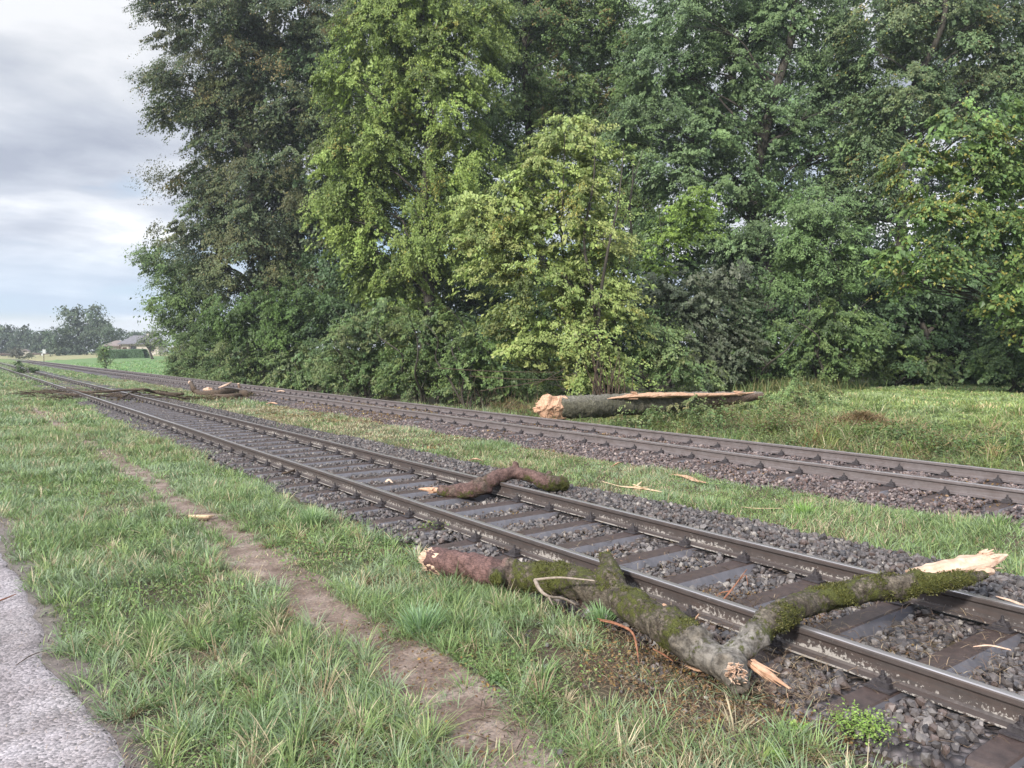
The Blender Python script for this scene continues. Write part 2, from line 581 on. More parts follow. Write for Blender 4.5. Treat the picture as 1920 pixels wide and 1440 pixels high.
edge_strip('ballast_bed', 3.58, 7.0, -3, 160, bz, M['ballast'], 0.16, lift=-0.006, nx=40)
edge_strip('ballast_bed', 9.15, 12.75, -3, 260, bz, M['ballast'], 0.13, lift=-0.006, nx=40)

# ------------------------------------------------------------------ railway tracks
GA = 1.435


def rail_profile():
    # half profile (x, z from the rail top): head, web, foot
    h = [(0.0, 0.0), (0.020, -0.0005), (0.030, -0.004), (0.0335, -0.012), (0.0335, -0.035), (0.027, -0.043), (0.0095, -0.053),
         (0.008, -0.085), (0.010, -0.125), (0.024, -0.137), (0.062, -0.148), (0.0625, -0.159)]
    return h + [(-x, z) for x, z in h[::-1][:-1]]


def make_rail(xc, zt, y0, y1, side_mat, parent):
    P = rail_profile(); n = len(P)
    yy = np.concatenate([np.arange(y0, 40, 1.0), np.arange(40, y1, 6.0)])
    V = []
    for k, y in enumerate(yy):
        dx = 0.006 * math.sin(y * 0.4 + xc) ; dz = 0.003 * math.sin(y * 0.9 + xc * 2)
        V += [(xc + x + dx, y, zt + z + dz) for x, z in P]
    F = []; mi = []
    for k in range(len(yy) - 1):
        for i in range(n):
            j = (i + 1) % n
            F.append((k * n + i, (k + 1) * n + i, (k + 1) * n + j, k * n + j))
            top = (i in (0, 1) or i >= n - 2)
            mi.append(1 if top else 0)
    caps = [list(range(n))[::-1], [(len(yy) - 1) * n + i for i in range(n)]]
    o = mesh('rail', V, [np.array(F), np.array(caps)], [side_mat, M['railtop']], parent, mi=mi + [0, 0])
    return o


def sleeper_mesh(length=2.5):
    # steel trough sleeper: flat crown, long sloping skirts, sloped ends
    xs_ = [-length / 2 - 0.06, -length / 2, -length / 2 + 0.04, length / 2 - 0.04, length / 2, length / 2 + 0.06]
    V = []
    for x in xs_:
        e = 1.0 if abs(x) < length / 2 - 0.01 else (0.93 if abs(x) <= length / 2 else 0.7)
        zt = 0.0 if abs(x) < length / 2 - 0.01 else (-0.006 if abs(x) <= length / 2 else -0.09)
        for y, z in ((-0.165, -0.105), (-0.080, -0.012), (-0.070, -0.002), (0.070, -0.002), (0.080, -0.012), (0.165, -0.105)):
            V.append((x, y * e, min(z, zt) if zt < -0.05 else z + zt))
    F = []; mi = []
    for k in range(5):
        for i in range(5):
            F.append((k * 6 + i, (k + 1) * 6 + i, (k + 1) * 6 + i + 1, k * 6 + i + 1))
            mi.append(0 if i in (1, 2, 3) else 1)
    o = mesh('sleeper', V, np.array(F)[:, ::-1], [M['sleeper_top'], M['sleeper_side']], mi=mi)
    return o


def box(V, F, cx, cy, cz, sx, sy, sz, taper=1.0):
    b = len(V)
    for dz, t in ((-1, 1.0), (1, taper)):
        for dx, dy in ((-1, -1), (1, -1), (1, 1), (-1, 1)):
            V.append((cx + dx * sx / 2 * t, cy + dy * sy / 2 * t, cz + dz * sz / 2))
    F += [(b, b + 3, b + 2, b + 1), (b + 4, b + 5, b + 6, b + 7), (b, b + 1, b + 5, b + 4), (b + 1, b + 2, b + 6, b + 5),
          (b + 2, b + 3, b + 7, b + 6), (b + 3, b, b + 4, b + 7)]


def clip_mesh():
    V, F = [], []
    box(V, F, 0, 0, 0.004, 0.30, 0.15, 0.010)                       # base plate
    for s in (-1, 1):
        box(V, F, s * 0.092, 0, 0.020, 0.042, 0.11, 0.030, 0.9)      # rib
        box(V, F, s * 0.072, 0, 0.040, 0.060, 0.062, 0.018, 0.85)    # clamp on the foot
        b = len(V)
        for z, r in ((0.045, 0.021), (0.062, 0.020), (0.064, 0.011), (0.092, 0.010)):
            for k in range(6):
                a = math.pi * k / 3
                V.append((s * 0.084 + r * math.cos(a), r * math.sin(a), z))
        for q in range(3):
            for k in range(6):
                j = (k + 1) % 6
                F.append((b + q * 6 + k, b + q * 6 + j, b + q * 6 + 6 + j, b + q * 6 + 6 + k))
        F.append((b + 18, b + 19, b + 20, b + 21)); F.append((b + 18, b + 21, b + 22, b + 23))
    return mesh('rail_clip', V, np.array(F), M['clip'])


SL = sleeper_mesh()
CL = clip_mesh()
sl_me, cl_me = SL.data, CL.data
bpy.data.objects.remove(SL); bpy.data.objects.remove(CL)


def make_track(xc, zt, y0, spacing, n, ymax, rail_mat, label):
    t = empty('railway_track', (xc, 0, zt), label=label, cat='railway track')
    r1 = make_rail(-GA / 2 - 0.034, 0, y0, ymax, rail_mat, t)
    r2 = make_rail(GA / 2 + 0.034, 0, y0, ymax, rail_mat, t)
    rr = np.random.default_rng(int(xc * 10))
    for k in range(n):
        s = bpy.data.objects.new('sleeper', sl_me)
        s.location = (rr.normal(0, 0.012), y0 + 0.3 + k * spacing + rr.normal(0, 0.012), -0.166)
        s.rotation_euler = (0, 0, rr.normal(0, 0.006))
        link(s, t)
        for sx in (-1, 1):
            c = bpy.data.objects.new('rail_clip', cl_me)
            c.location = (sx * (GA / 2 + 0.034), 0, 0.002)
            link(c, s)
    # the far sleepers as one part
    V0 = np.zeros((len(sl_me.vertices), 3), np.float32); sl_me.vertices.foreach_get('co', V0.ravel())
    V0 = np.array([v.co[:] for v in sl_me.vertices]); F0 = np.array([p.vertices[:] for p in sl_me.polygons])
    V1 = np.array([v.co[:] for v in cl_me.vertices]); F1 = np.array([p.vertices[:] for p in cl_me.polygons])
    VV, FF = [], []; b = 0; mi = []
    y = y0 + 0.3 + n * spacing
    while y < min(ymax, 170):
        VV.append(V0 + np.array([0, y, -0.166])); FF.append(F0 + b); b += len(V0); mi += [p.material_index for p in sl_me.polygons]
        for sx in (-1, 1):
            VV.append(V1 + np.array([sx * (GA / 2 + 0.034), y, -0.164])); FF.append(F1 + b); b += len(V1); mi += [2] * len(F1)
        y += spacing
    f = mesh('far_sleepers', np.concatenate(VV), np.concatenate(FF), [M['sleeper_top'], M['sleeper_side'], M['clip']], t, mi=mi)
    f['kind'] = 'stuff'
    return t


make_track(4.92, 0.0, -1.53, 0.68, 100, 700, M['rail_near'],
           'nearer railway track on dark steel sleepers, crossed by the mossy forked log')
make_track(10.80, 0.07, -1.2, 0.68, 100, 700, M['rail_far'],
           'farther railway track running along the foot of the woods')

# ------------------------------------------------------------------ stones of the ballast
def ico():
    g = (1 + 5 ** 0.5) / 2
    V = np.array([(-1, g, 0), (1, g, 0), (-1, -g, 0), (1, -g, 0), (0, -1, g), (0, 1, g), (0, -1, -g), (0, 1, -g),
                  (g, 0, -1), (g, 0, 1), (-g, 0, -1), (-g, 0, 1)], float)
    V /= np.linalg.norm(V[0])
    F = np.array([(0, 11, 5), (0, 5, 1), (0, 1, 7), (0, 7, 10), (0, 10, 11), (1, 5, 9), (5, 11, 4), (11, 10, 2), (10, 7, 6),
                  (7, 1, 8), (3, 9, 4), (3, 4, 2), (3, 2, 6), (3, 6, 8), (3, 8, 9), (4, 9, 5), (2, 4, 11), (6, 2, 10),
                  (8, 6, 7), (9, 8, 1)])
    return V, F


IV, IF = ico()


def rotmats(n, rng):
    q = rng.normal(size=(n, 4)); q /= np.linalg.norm(q, axis=1)[:, None]
    a, b, c, d = q.T
    return np.stack([np.stack([1 - 2 * (c * c + d * d), 2 * (b * c - a * d), 2 * (b * d + a * c)], -1),
                     np.stack([2 * (b * c + a * d), 1 - 2 * (b * b + d * d), 2 * (c * d - a * b)], -1),
                     np.stack([2 * (b * d - a * c), 2 * (c * d + a * b), 1 - 2 * (b * b + c * c)], -1)], 1)


def stones(P, size, C, rng):
    n = len(P)
    base = IV[None] * rng.uniform(0.62, 1.12, (n, 12, 1)) * rng.uniform(0.62, 1.15, (n, 1, 3)) * np.array([1, 1, 0.85])
    V = np.einsum('nij,nkj->nki', rotmats(n, rng), base) * size[:, None, None] + P[:, None, :]
    F = IF[None] + (np.arange(n) * 12)[:, None, None]
    return V.reshape(-1, 3), F.reshape(-1, 3), np.repeat(C, 12, 0)


def stone_cols(n, rng, warm=0.0):
    pal = np.array([(0.068, 0.060, 0.062), (0.105, 0.090, 0.090), (0.155, 0.138, 0.135), (0.095, 0.07, 0.064), (0.050, 0.047, 0.053), (0.24, 0.215, 0.20)])
    i = rng.choice(6, n, p=[0.28, 0.27, 0.16, 0.14, 0.11, 0.04])
    c = pal[i] * rng.uniform(0.65, 1.2, (n, 1)) * np.array([0.95, 0.95, 0.92])
    return c * (1 + warm * np.array([0.75, 0.45, 0.42]))


def ballast_stones(x0, x1, y0, y1, dens, smin, smax, zf, rng, zone=None, warm=0.0, layers=((0, 1.0), (0.02, 0.55)), ztrack=0):
    PP, SS = [], []
    for dz, k in layers:
        n = int((x1 - x0) * (y1 - y0) * dens * k)
        x = rng.uniform(x0, x1, n); y = rng.uniform(y0, y1, n)
        keep = np.ones(n, bool)
        ed = 0.25 * (fbm(y * 1.5, y * 0 + 1.7, 31) - 0.5) * 2
        keep &= (x > x0 + 0.15 + ed * 0.5) & (x < x1 - 0.2 + ed)
        # sparse fading edge
        keep &= rng.uniform(size=n) < 0.15 + sm(np.minimum(x - x0, x1 - x), 0.1, 0.45)
        if zone is not None:
            keep &= zone(x, y, dz)
        x, y = x[keep], y[keep]
        s = smin * 0.8 + (smax * 1.1 - smin * 0.8) * rng.uniform(0, 1, len(x)) ** 1.4
        z = zf(x, y) + dz + s * 0.25
        PP.append(np.stack([x, y, z], 1)); SS.append(s)
    P = np.concatenate(PP); S = np.concatenate(SS)
    return stones(P, S, stone_cols(len(P), rng, warm), rng)


def not_on_track(xc, y0, sp, half=0.115):
    def f(x, y, dz):
        k = (y - (y0 + 0.3)) / sp
        d = np.abs(k - np.round(k)) * sp
        on_sl = (d < half + 0.022) & (np.abs(x - xc) < 1.30)
        if half > 0.05:
            # partly buried sleeper ends
            on_sl &= ~((np.abs(x - xc) > 1.1) & (vnoise(x * 3, y * 3, 6) > 0.62))
        on_rl = np.abs(np.abs(x - xc) - (GA / 2 + 0.034)) < 0.085
        return ~(on_sl | on_rl)
    return f


def mergeobj(name, parts, mat, **kw):
    VV, FF, CC = [], [], []; b = 0
    for v, f, c in parts:
        VV.append(v); FF.append(f + b); CC.append(c); b += len(v)
    o = mesh(name, np.concatenate(VV), np.concatenate(FF), mat, C=np.concatenate(CC))
    for k, v in kw.items():
        o[k] = v
    return o


rng = np.random.default_rng(21)
z1 = not_on_track(4.92, -1.53, 0.68)
zn = lambda x, y: ballast_z(x, y) + 0.012 * (fbm(x * 4, y * 4, 3) - 0.5) - 0.004
parts = [ballast_stones(3.42, 7.25, 1.2, 7, 620, 0.018, 0.042, zn, rng, z1),
         ballast_stones(3.42, 7.2, 7, 16, 520, 0.018, 0.038, zn, rng, z1, layers=((0.002, 1.0),)),
         ballast_stones(3.5, 7.0, 16, 34, 260, 0.022, 0.036, zn, rng, z1, layers=((0.002, 1.0),))]
o = mergeobj('ballast_gravel', parts, M['stone'], kind='stuff', category='gravel',
             label='dark crushed stone ballast filling the nearer railway track')
z2 = not_on_track(10.8, -1.2, 0.68)
parts = [ballast_stones(8.85, 12.9, 1.5, 12, 640, 0.018, 0.036, zn, rng, z2, 0.5, layers=((0.002, 1.0), (0.02, 0.4))),
         ballast_stones(8.95, 12.8, 12, 26, 430, 0.020, 0.036, zn, rng, z2, 0.5, layers=((0.002, 1.0),)),
         ballast_stones(9.1, 12.7, 26, 60, 160, 0.025, 0.042, zn, rng, z2, 0.3, layers=((0.002, 1.0),))]
o = mergeobj('ballast_gravel', parts, M['stone'], kind='stuff', category='gravel',
             label='warm grey crushed stone ballast sloping down beside the farther track')

# ------------------------------------------------------------------ grass
def blades(x, y, z, h, wd, lean, ang, C, rng):
    """curved blades: x,y,z roots; h length; wd width; lean 0..1.3; ang lean azimuth"""
    n = len(x)
    d = np.stack([np.cos(ang), np.sin(ang), np.zeros(n)], 1)
    fa = ang + np.pi / 2 + rng.normal(0, 0.7, n)
    s = np.stack([np.cos(fa), np.sin(fa), np.zeros(n)], 1)
    root = np.stack([x, y, z], 1)
    V = np.zeros((n, 8, 3))
    p = root.copy()
    for k, (t, ww) in enumerate(((0, 0.8), (0.38, 1.0), (0.72, 0.75), (1.0, 0.12))):
        if k:
            th = lean * (0.35 + 0.75 * t)
            st = (h * (t - tp))[:, None]
            p = p + st * (d * np.sin(th)[:, None] + np.array([0, 0, 1.0]) * np.cos(th)[:, None])
        tp = t
        V[:, 2 * k] = p - s * (wd * ww / 2)[:, None]
        V[:, 2 * k + 1] = p + s * (wd * ww / 2)[:, None]
    b = (np.arange(n) * 8)[:, None, None]
    F = np.array([[0, 1, 3, 2], [2, 3, 5, 4], [4, 5, 7, 6]])[None] + b
    CC = np.repeat(C[:, None, :], 8, 1)
    return V.reshape(-1, 3), F.reshape(-1, 4), CC.reshape(-1, 3)


PAL = np.array([(0.18, 0.265, 0.10), (0.235, 0.325, 0.13), (0.145, 0.22, 0.095), (0.25, 0.325, 0.19), (0.25, 0.315, 0.12),
                (0.48, 0.41, 0.27), (0.30, 0.225, 0.14)])


def grass(x0, x1, y0, y1, dens, hmin, hmax, wd, rng, keep=None, dry=0.0, lean=0.9, zf=gz, clump=0.5, tint=(1, 1, 1), wind=0.6):
    n = int((x1 - x0) * (y1 - y0) * dens)
    x = rng.uniform(x0, x1, n); y = rng.uniform(y0, y1, n)
    c = fbm(x * 2.6, y * 2.6, 40, 3)
    k = rng.uniform(size=n) < (1 - clump) + clump * sm(c, 0.35, 0.6) * 1.3
    if keep is not None:
        k &= rng.uniform(size=n) < keep(x, y)
    x, y, c = x[k], y[k], c[k]
    n = len(x)
    tuft = sm(fbm(x * 1.1, y * 1.1, 51, 2), 0.42, 0.72)
    h = rng.uniform(hmin, hmax, n) * (0.6 + 0.9 * tuft)
    dryf = fbm(x * 0.9, y * 0.9, 61, 3)
    pd = np.clip(0.07 + dry + 1.1 * (dryf - 0.5), 0.03, 0.9)
    i = rng.choice(5, n)
    blue = fbm(x * 0.7, y * 0.7, 77, 2) > 0.52
    i = np.where(blue & (rng.uniform(size=n) < 0.6), 3, i)
    i = np.where(rng.uniform(size=n) < pd, rng.choice([5, 6], n, p=[0.6, 0.4]), i)
    C = PAL[i] * rng.uniform(0.7, 1.25, (n, 1)) * np.asarray(tint)
    ang = 2 * np.pi * fbm(x * 1.6, y * 1.6, 91, 2) * 2.0 + rng.normal(0, wind + 0.7, n)
    ln = np.clip(rng.normal(lean, 0.35, n), 0.1, 1.5)
    return blades(x, y, zf(x, y) - 0.004, h, wd * rng.uniform(0.6, 1.3, n), ln, ang, C, rng)


def tussocks(x0, x1, y0, y1, dens, per, hmin, hmax, wd, rng, keep, zf=gz, tint=(1, 1, 1), rad=0.035):
    """clumps whose long blades arch outwards from a common root"""
    n = int((x1 - x0) * (y1 - y0) * dens)
    cx = rng.uniform(x0, x1, n); cy = rng.uniform(y0, y1, n)
    k = (rng.uniform(size=n) < keep(cx, cy) ** 2.5) & (fbm(cx * 1.3, cy * 1.3, 55, 3) > 0.40)
    cx, cy = cx[k], cy[k]; n = len(cx)
    hh = rng.uniform(hmin, hmax, n); cc = rng.choice(7, n, p=[0.2, 0.2, 0.15, 0.25, 0.1, 0.06, 0.04])
    bend = rng.uniform(0, 2 * np.pi, n); bs = rng.uniform(0, 0.8, n)
    i = rng.integers(0, n, n * per)
    a = rng.uniform(0, 2 * np.pi, len(i))
    vx, vy = np.cos(a) + bs[i] * np.cos(bend[i]), np.sin(a) + bs[i] * np.sin(bend[i])
    ang = np.arctan2(vy, vx)
    r = rad * rng.uniform(0, 1, len(i)) ** 0.7
    x, y = cx[i] + r * np.cos(a), cy[i] + r * np.sin(a)
    h = hh[i] * rng.uniform(0.45, 1.15, len(i))
    C = PAL[cc[i]] * rng.uniform(0.75, 1.25, (len(i), 1)) * np.asarray(tint)
    dead = rng.uniform(size=len(i)) < 0.06
    C[dead] = PAL[5] * rng.uniform(0.7, 1.1, (dead.sum(), 1))
    return blades(x, y, zf(x, y) - 0.004, h, wd * rng.uniform(0.6, 1.3, len(i)), np.clip(rng.normal(1.05, 0.4, len(i)), 0.15, 1.6), ang, C, rng)


def e1(x, y):       # between gravel path and dirt strip
    e = pedge(y) + 0.16 * (fbm(y * 2.5, y * 0 + 8.3, 17) - 0.5) * 2 + 0.10 * (fbm(x * 6, y * 6, 18) - 0.5) * 2
    return sm(x, e - 0.10, e + 0.20)


def e2(x, y):       # keep off the dirt strip
    c = 2.17 + dirt_c(y)
    hw = (0.145 + 0.10 * (1 - sm(y, 2.8, 5.5)) + 0.07 * (fbm(y * 1.3, y * 0, 12) - 0.5) * 2) * (1 - 0.45 * sm(y, 16, 26)) * (1 - sm(y, 30, 34))
    d = np.abs(x - c)
    return np.clip(sm(d, hw - 0.09, hw + 0.10) ** 1.3 + 0.04 + 0.30 * (fbm(x * 4, y * 4, 14) > 0.56), 0, 1)


def e3(x, y):       # fade into the ballast of the near track
    e = 3.62 + 0.26 * (fbm(y * 0.9, y * 0 + 1.1, 13) - 0.5) * 2 - 0.12 * sm(y, 6, 12) + 0.9 * sm(y, 24, 36)
    w = 0.25
    return 1 - sm(x, e - w, e + w * 0.6) * 0.985


rng = np.random.default_rng(5)
bare = lambda x, y: sm(x, 2.55, 3.0) * (1 - sm(y, 3.6, 4.6)) * sm(fbm(x * 2.2, y * 2.2, 19), 0.36, 0.56)
L = lambda x, y: e1(x, y) * e2(x, y) * e3(x, y) * (1 - 0.72 * bare(x, y))
parts = [tussocks(0.35, 3.9, 1.4, 5.5, 85, 34, 0.10, 0.24, 0.0055, rng, L), tussocks(0.35, 3.9, 5.5, 11, 60, 26, 0.10, 0.22, 0.0075, rng, L),
         tussocks(-0.1, 4.0, 11, 22, 22, 20, 0.10, 0.20, 0.012, rng, L), grass(0.35, 4.0, 1.4, 5.5, 5200, 0.04, 0.11, 0.0048, rng, L, 0.05, 1.1),
         grass(0.35, 4.0, 5.5, 11, 3200, 0.05, 0.12, 0.0068, rng, L, 0.02, 1.0),
         grass(-0.1, 4.2, 11, 22, 1900, 0.07, 0.16, 0.011, rng, L, 0.05, 1.0),
         grass(0.0, 4.6, 22, 48, 560, 0.08, 0.16, 0.022, rng, L, 0.05, 1.0),
         grass(-2.0, 5.2, 48, 120, 90, 0.08, 0.18, 0.05, rng, None, 0.0, 0.9)]
mergeobj('grass', parts, M['blade'], kind='stuff', category='grass', label='dewy tangled grass verge between the gravel path and the nearer track')

m0 = lambda x, y: sm(x, 6.7 + 0.3 * (fbm(y * 0.9, y * 0 + 4, 22) - 0.5) * 2, 7.15) * (1 - sm(x, 8.85 + 0.35 * (fbm(y * 0.9, y * 0 + 9, 23) - 0.5) * 2, 9.35))
tanz = lambda y: 0.42 * sm(y, 11, 15) * (1 - sm(y, 26, 34))
def mid(x0, x1, y0, y1, dens, hm, hx, wd, dry, lean=1.05, kp=m0, tint=(1, 1, 1)):
    return grass(x0, x1, y0, y1, dens, hm, hx, wd, rng, kp, dry, lean, tint=tint, clump=0.6)
parts = [tussocks(6.6, 9.4, 1.5, 9, 14, 24, 0.08, 0.16, 0.008, rng, m0), mid(6.5, 9.5, 1.5, 8, 3000, 0.05, 0.13, 0.008, 0.10), mid(6.5, 9.5, 8, 13, 2400, 0.05, 0.12, 0.010, 0.12),
         mid(6.4, 9.5, 13, 26, 1100, 0.05, 0.12, 0.014, 0.5, 1.2), mid(6.2, 9.8, 26, 60, 420, 0.05, 0.13, 0.024, 0.22),
         mid(5.0, 9.8, 60, 150, 70, 0.06, 0.15, 0.06, 0.05, kp=None)]
mergeobj('grass', parts, M['blade'], kind='stuff', category='grass', label='low patchy grass strip between the two railway tracks')

# grass that has grown through the far stretch of the near track
parts = [grass(3.7, 6.9, 27, 60, 330, 0.03, 0.075, 0.024, rng, lambda x, y: sm(y, 29, 40) * (1 - 0.96 * ((np.abs(x - 4.17) < 0.09) | (np.abs(x - 5.67) < 0.09))), 0.2, 1.1,
               zf=lambda x, y: gz(x, y) * 0 - 0.19),
         grass(3.3, 3.9, 12, 34, 420, 0.03, 0.08, 0.012, rng, lambda x, y: sm(fbm(x, y * 0.8, 70), 0.45, 0.6), 0.3, 1.1, zf=lambda x, y: x * 0 - 0.19),
         grass(5.9, 6.8, 11, 30, 500, 0.03, 0.08, 0.012, rng, lambda x, y: sm(fbm(x, y * 0.7, 71), 0.47, 0.6), 0.4, 1.1, zf=lambda x, y: x * 0 - 0.19)]
mergeobj('grass', parts, M['blade'], kind='stuff', category='grass', label='weeds growing up through the distant stretch of the nearer track')

# weedy bank and meadow beyond the far track
bk = lambda x, y: sm(x, 12.2, 12.8)
bk2 = lambda x, y: sm(x, 12.2, 12.8) * (1 - sm(x, 15.0, 22.0) * 0.5)
parts = [tussocks(12.4, 18.5, 2, 22, 9, 40, 0.22, 0.5, 0.016, rng, bk, tint=(0.95, 0.86, 0.70), rad=0.14), tussocks(18.5, 25, 8, 24, 3, 40, 0.2, 0.42, 0.018, rng, bk, tint=(0.95, 0.88, 0.72), rad=0.16), grass(12.2, 15.8, 1.0, 16, 1500, 0.10, 0.30, 0.014, rng, bk, 0.24, 1.0, tint=(0.82, 0.78, 0.66)),
         grass(12.2, 16.0, 16, 30, 900, 0.12, 0.34, 0.018, rng, bk, 0.16, 0.85),
         grass(12.2, 15.5, 30, 72, 260, 0.12, 0.30, 0.03, rng, bk, 0.1, 0.85),
         grass(15.5, 24, 0, 24, 560, 0.07, 0.20, 0.018, rng, bk2, 0.08, 1.15, tint=(0.85, 0.88, 0.72))]
stk = lambda x, y: sm(x, 12.8, 13.6) * (1 - sm(x, 18.5, 21)) * sm(fbm(x * 0.7 + 3, y * 0.5, 93), 0.44, 0.58)
parts.append(grass(12.8, 21, 1.5, 24, 420, 0.2, 0.5, 0.013, rng, stk, 0.75, 1.25, tint=(0.85, 0.78, 0.66), clump=0.3))
parts.append(grass(12.2, 14.2, 1.5, 24, 500, 0.12, 0.34, 0.014, rng, bk, 0.0, 0.8, tint=(0.55, 0.62, 0.5), clump=0.3))
mergeobj('weeds', parts, M['blade'], kind='stuff', category='weeds', label='rough long weeds on the bank beyond the farther track')
parts = [grass(18, 32, -4, 24, 330, 0.05, 0.12, 0.03, rng, lambda x, y: sm(x, 17.5, 20.5), -0.06, 0.9, tint=(1.3, 1.22, 1.05), clump=0.2),
         grass(32, 60, -6, 18, 90, 0.06, 0.12, 0.05, rng, None, -0.06, 0.9, tint=(1.3, 1.22, 1.05), clump=0.2)]
mergeobj('meadow_grass', parts, M['blade'], kind='stuff', category='grass', label='short fresh mown meadow grass at the right edge before the woods')
parts = [grass(12.2, 46, 72, 150, 30, 0.08, 0.2, 0.08, rng, lambda x, y: sm(x, 12, 13), 0.0, 0.8, tint=(1.0, 1.2, 1.05), clump=0.2)]
mergeobj('meadow_grass', parts, M['blade'], kind='stuff', category='grass', label='pale green meadow grass between the farther track and the distant hedge')


def tuft(u, v, n, h, name, label, wd=0.006, spread=0.09, tint=(1, 1, 1), lean=0.8, z=-0.2):
    c = G(u, v, z)
    r = np.random.default_rng(int(u + v))
    a = r.uniform(0, 2 * np.pi, n); rr = np.abs(r.normal(0, spread * 0.5, n))
    x = c.x + rr * np.cos(a); y = c.y + rr * np.sin(a)
    C = PAL[r.choice([0, 1, 2, 3, 3], n)] * r.uniform(0.8, 1.3, (n, 1)) * np.array(tint)
    V, F, CC = blades(x, y, np.full(n, c.z), r.uniform(0.5, 1.1, n) * h, wd * r.uniform(0.7, 1.3, n), np.clip(r.normal(lean, 0.3, n), 0.1, 1.4), a, C, r)
    o = mesh(name, V, F, M['blade'], C=CC, loc=(c.x, c.y, c.z))
    return tag(o, label, 'grass tuft', 'taller tufts of grass')


tuft(585, 985, 330, 0.24, 'grass_tuft', 'tall pale tuft of grass beside the ballast, left of the log lying over the rail', tint=(1.1, 1.15, 1.15))
tuft(790, 1185, 420, 0.20, 'grass_tuft', 'wide glaucous tuft of grass below the reddish broken end of the forked log', spread=0.13, tint=(1.05, 1.15, 1.2))
tuft(1130, 1165, 260, 0.15, 'grass_tuft', 'small bright tuft of grass tucked under the mossy trunk of the forked log', tint=(1.1, 1.2, 1.15))
tuft(1330, 950, 160, 0.14, 'grass_tuft', 'fresh green tuft between the tracks, behind the flat orange splinter', wd=0.009, spread=0.2)
tuft(1510, 965, 200, 0.16, 'grass_tuft', 'bright green tuft between the tracks, left of the farther of the two right hand tufts', wd=0.009, spread=0.2, tint=(1.1, 1.25, 0.8))
tuft(1870, 985, 200, 0.15, 'grass_tuft', 'dark green tuft at the right edge between the two tracks', wd=0.009, spread=0.25, tint=(0.8, 0.85, 0.7))
# ------------------------------------------------------------------ leaves
def leaves(P, N, D, size, C, rng):
    """P centres, N normals, D leaf axis (roughly), size; folded rhombic leaves"""
    n = len(P)
    N = N / (np.linalg.norm(N, axis=1, keepdims=True) + 1e-9)
    D = D - N * np.sum(D * N, 1, keepdims=True)
    D = D / (np.linalg.norm(D, axis=1, keepdims=True) + 1e-9)
    S = np.cross(N, D)
    L_ = size[:, None]
    V = np.zeros((n, 4, 3))
    V[:, 0] = P - D * L_ * 0.5
    V[:, 1] = P + S * L_ * 0.33 - D * L_ * 0.05 + N * L_ * 0.08
    V[:, 2] = P + D * L_ * 0.55 - N * L_ * 0.05
    V[:, 3] = P - S * L_ * 0.33 - D * L_ * 0.05 + N * L_ * 0.08
    F = np.arange(4)[None] + (np.arange(n) * 4)[:, None]
    return V.reshape(-1, 3), F, np.repeat(C, 4, 0)


# ------------------------------------------------------------------ tubes
def catmull(P, n):
    P = np.asarray(P, float)
    Q = np.concatenate([[2 * P[0] - P[1]], P, [2 * P[-1] - P[-2]]])
    out = []
    m = len(P) - 1
    ts = np.linspace(0, m, n)
    for t in ts:
        i = min(int(t), m - 1); f = t - i
        a, b, c, d = Q[i:i + 4]
        out.append(0.5 * ((2 * b) + (-a + c) * f + (2 * a - 5 * b + 4 * c - d) * f * f + (-a + 3 * b - 3 * c + d) * f ** 3))
    return np.array(out)


def tube(P, r, nseg=10, nring=None, bump=0.0, ridge=0.0, seed=0, squash=1.0, cap=True, jag=0.0):
    """P (n,3|4 with radius) control points"""
    P = np.asarray(P, float)
    if np.ndim(r) == 0:
        r = np.full(len(P), r)
    nring = nring or max(4, len(P) * 4)
    Q = catmull(np.concatenate([P[:, :3], np.asarray(r, float)[:, None]], 1), nring)
    C_, rr = Q[:, :3], np.maximum(Q[:, 3], 0.0005)
    T = np.gradient(C_, axis=0); T /= np.linalg.norm(T, axis=1, keepdims=True) + 1e-9
    up = np.array([0, 0, 1.0]) if abs(T[0, 2]) < 0.9 else np.array([1.0, 0, 0])
    V = []
    s = np.cross(T[0], up); s /= np.linalg.norm(s)
    th = np.arange(nseg) * 2 * np.pi / nseg
    rg = np.random.default_rng(seed)
    ph = rg.uniform(0, 10)
    rid = rg.uniform(-1, 1, nseg)
    for k in range(nring):
        s = s - T[k] * np.dot(s, T[k]); s /= np.linalg.norm(s)
        u_ = np.cross(s, T[k])
        q = 1 + bump * 2 * (fbm(np.cos(th) * 1.4 + ph + k * 0.35, np.sin(th) * 1.4 + k * 0.27, seed) - 0.5) + ridge * rid * (0.6 + 0.4 * math.sin(k * 0.7 + seed))
        ring = C_[k] + (np.cos(th) * q * rr[k])[:, None] * s + (np.sin(th) * q * rr[k] * squash)[:, None] * u_
        if jag and k in (0, nring - 1):
            ring = ring + T[k] * (rg.uniform(-0.3, 1, nseg) * jag * (1 if k else -1))[:, None]
        V.append(ring)
    V = np.concatenate(V)
    F = []
    i = (np.arange(nring - 1)[:, None] * nseg + np.arange(nseg)[None]).ravel()
    j = (np.arange(nring - 1)[:, None] * nseg + (np.arange(nseg)[None] + 1) % nseg).ravel()
    F = np.stack([i, j, j + nseg, i + nseg], 1)
    if cap:
        V = np.concatenate([V, [C_[0]], [C_[-1]]])
        a, b = len(V) - 2, len(V) - 1
        k = np.arange(nseg); k2 = (k + 1) % nseg
        c0 = np.stack([np.full(nseg, a), k2, k, k], 1)
        c1 = np.stack([np.full(nseg, b), (nring - 1) * nseg + k, (nring - 1) * nseg + k2, (nring - 1) * nseg + k2], 1)
        F = [F, c0[:, :3], c1[:, :3]]
    else:
        F = [F]
    return V, F


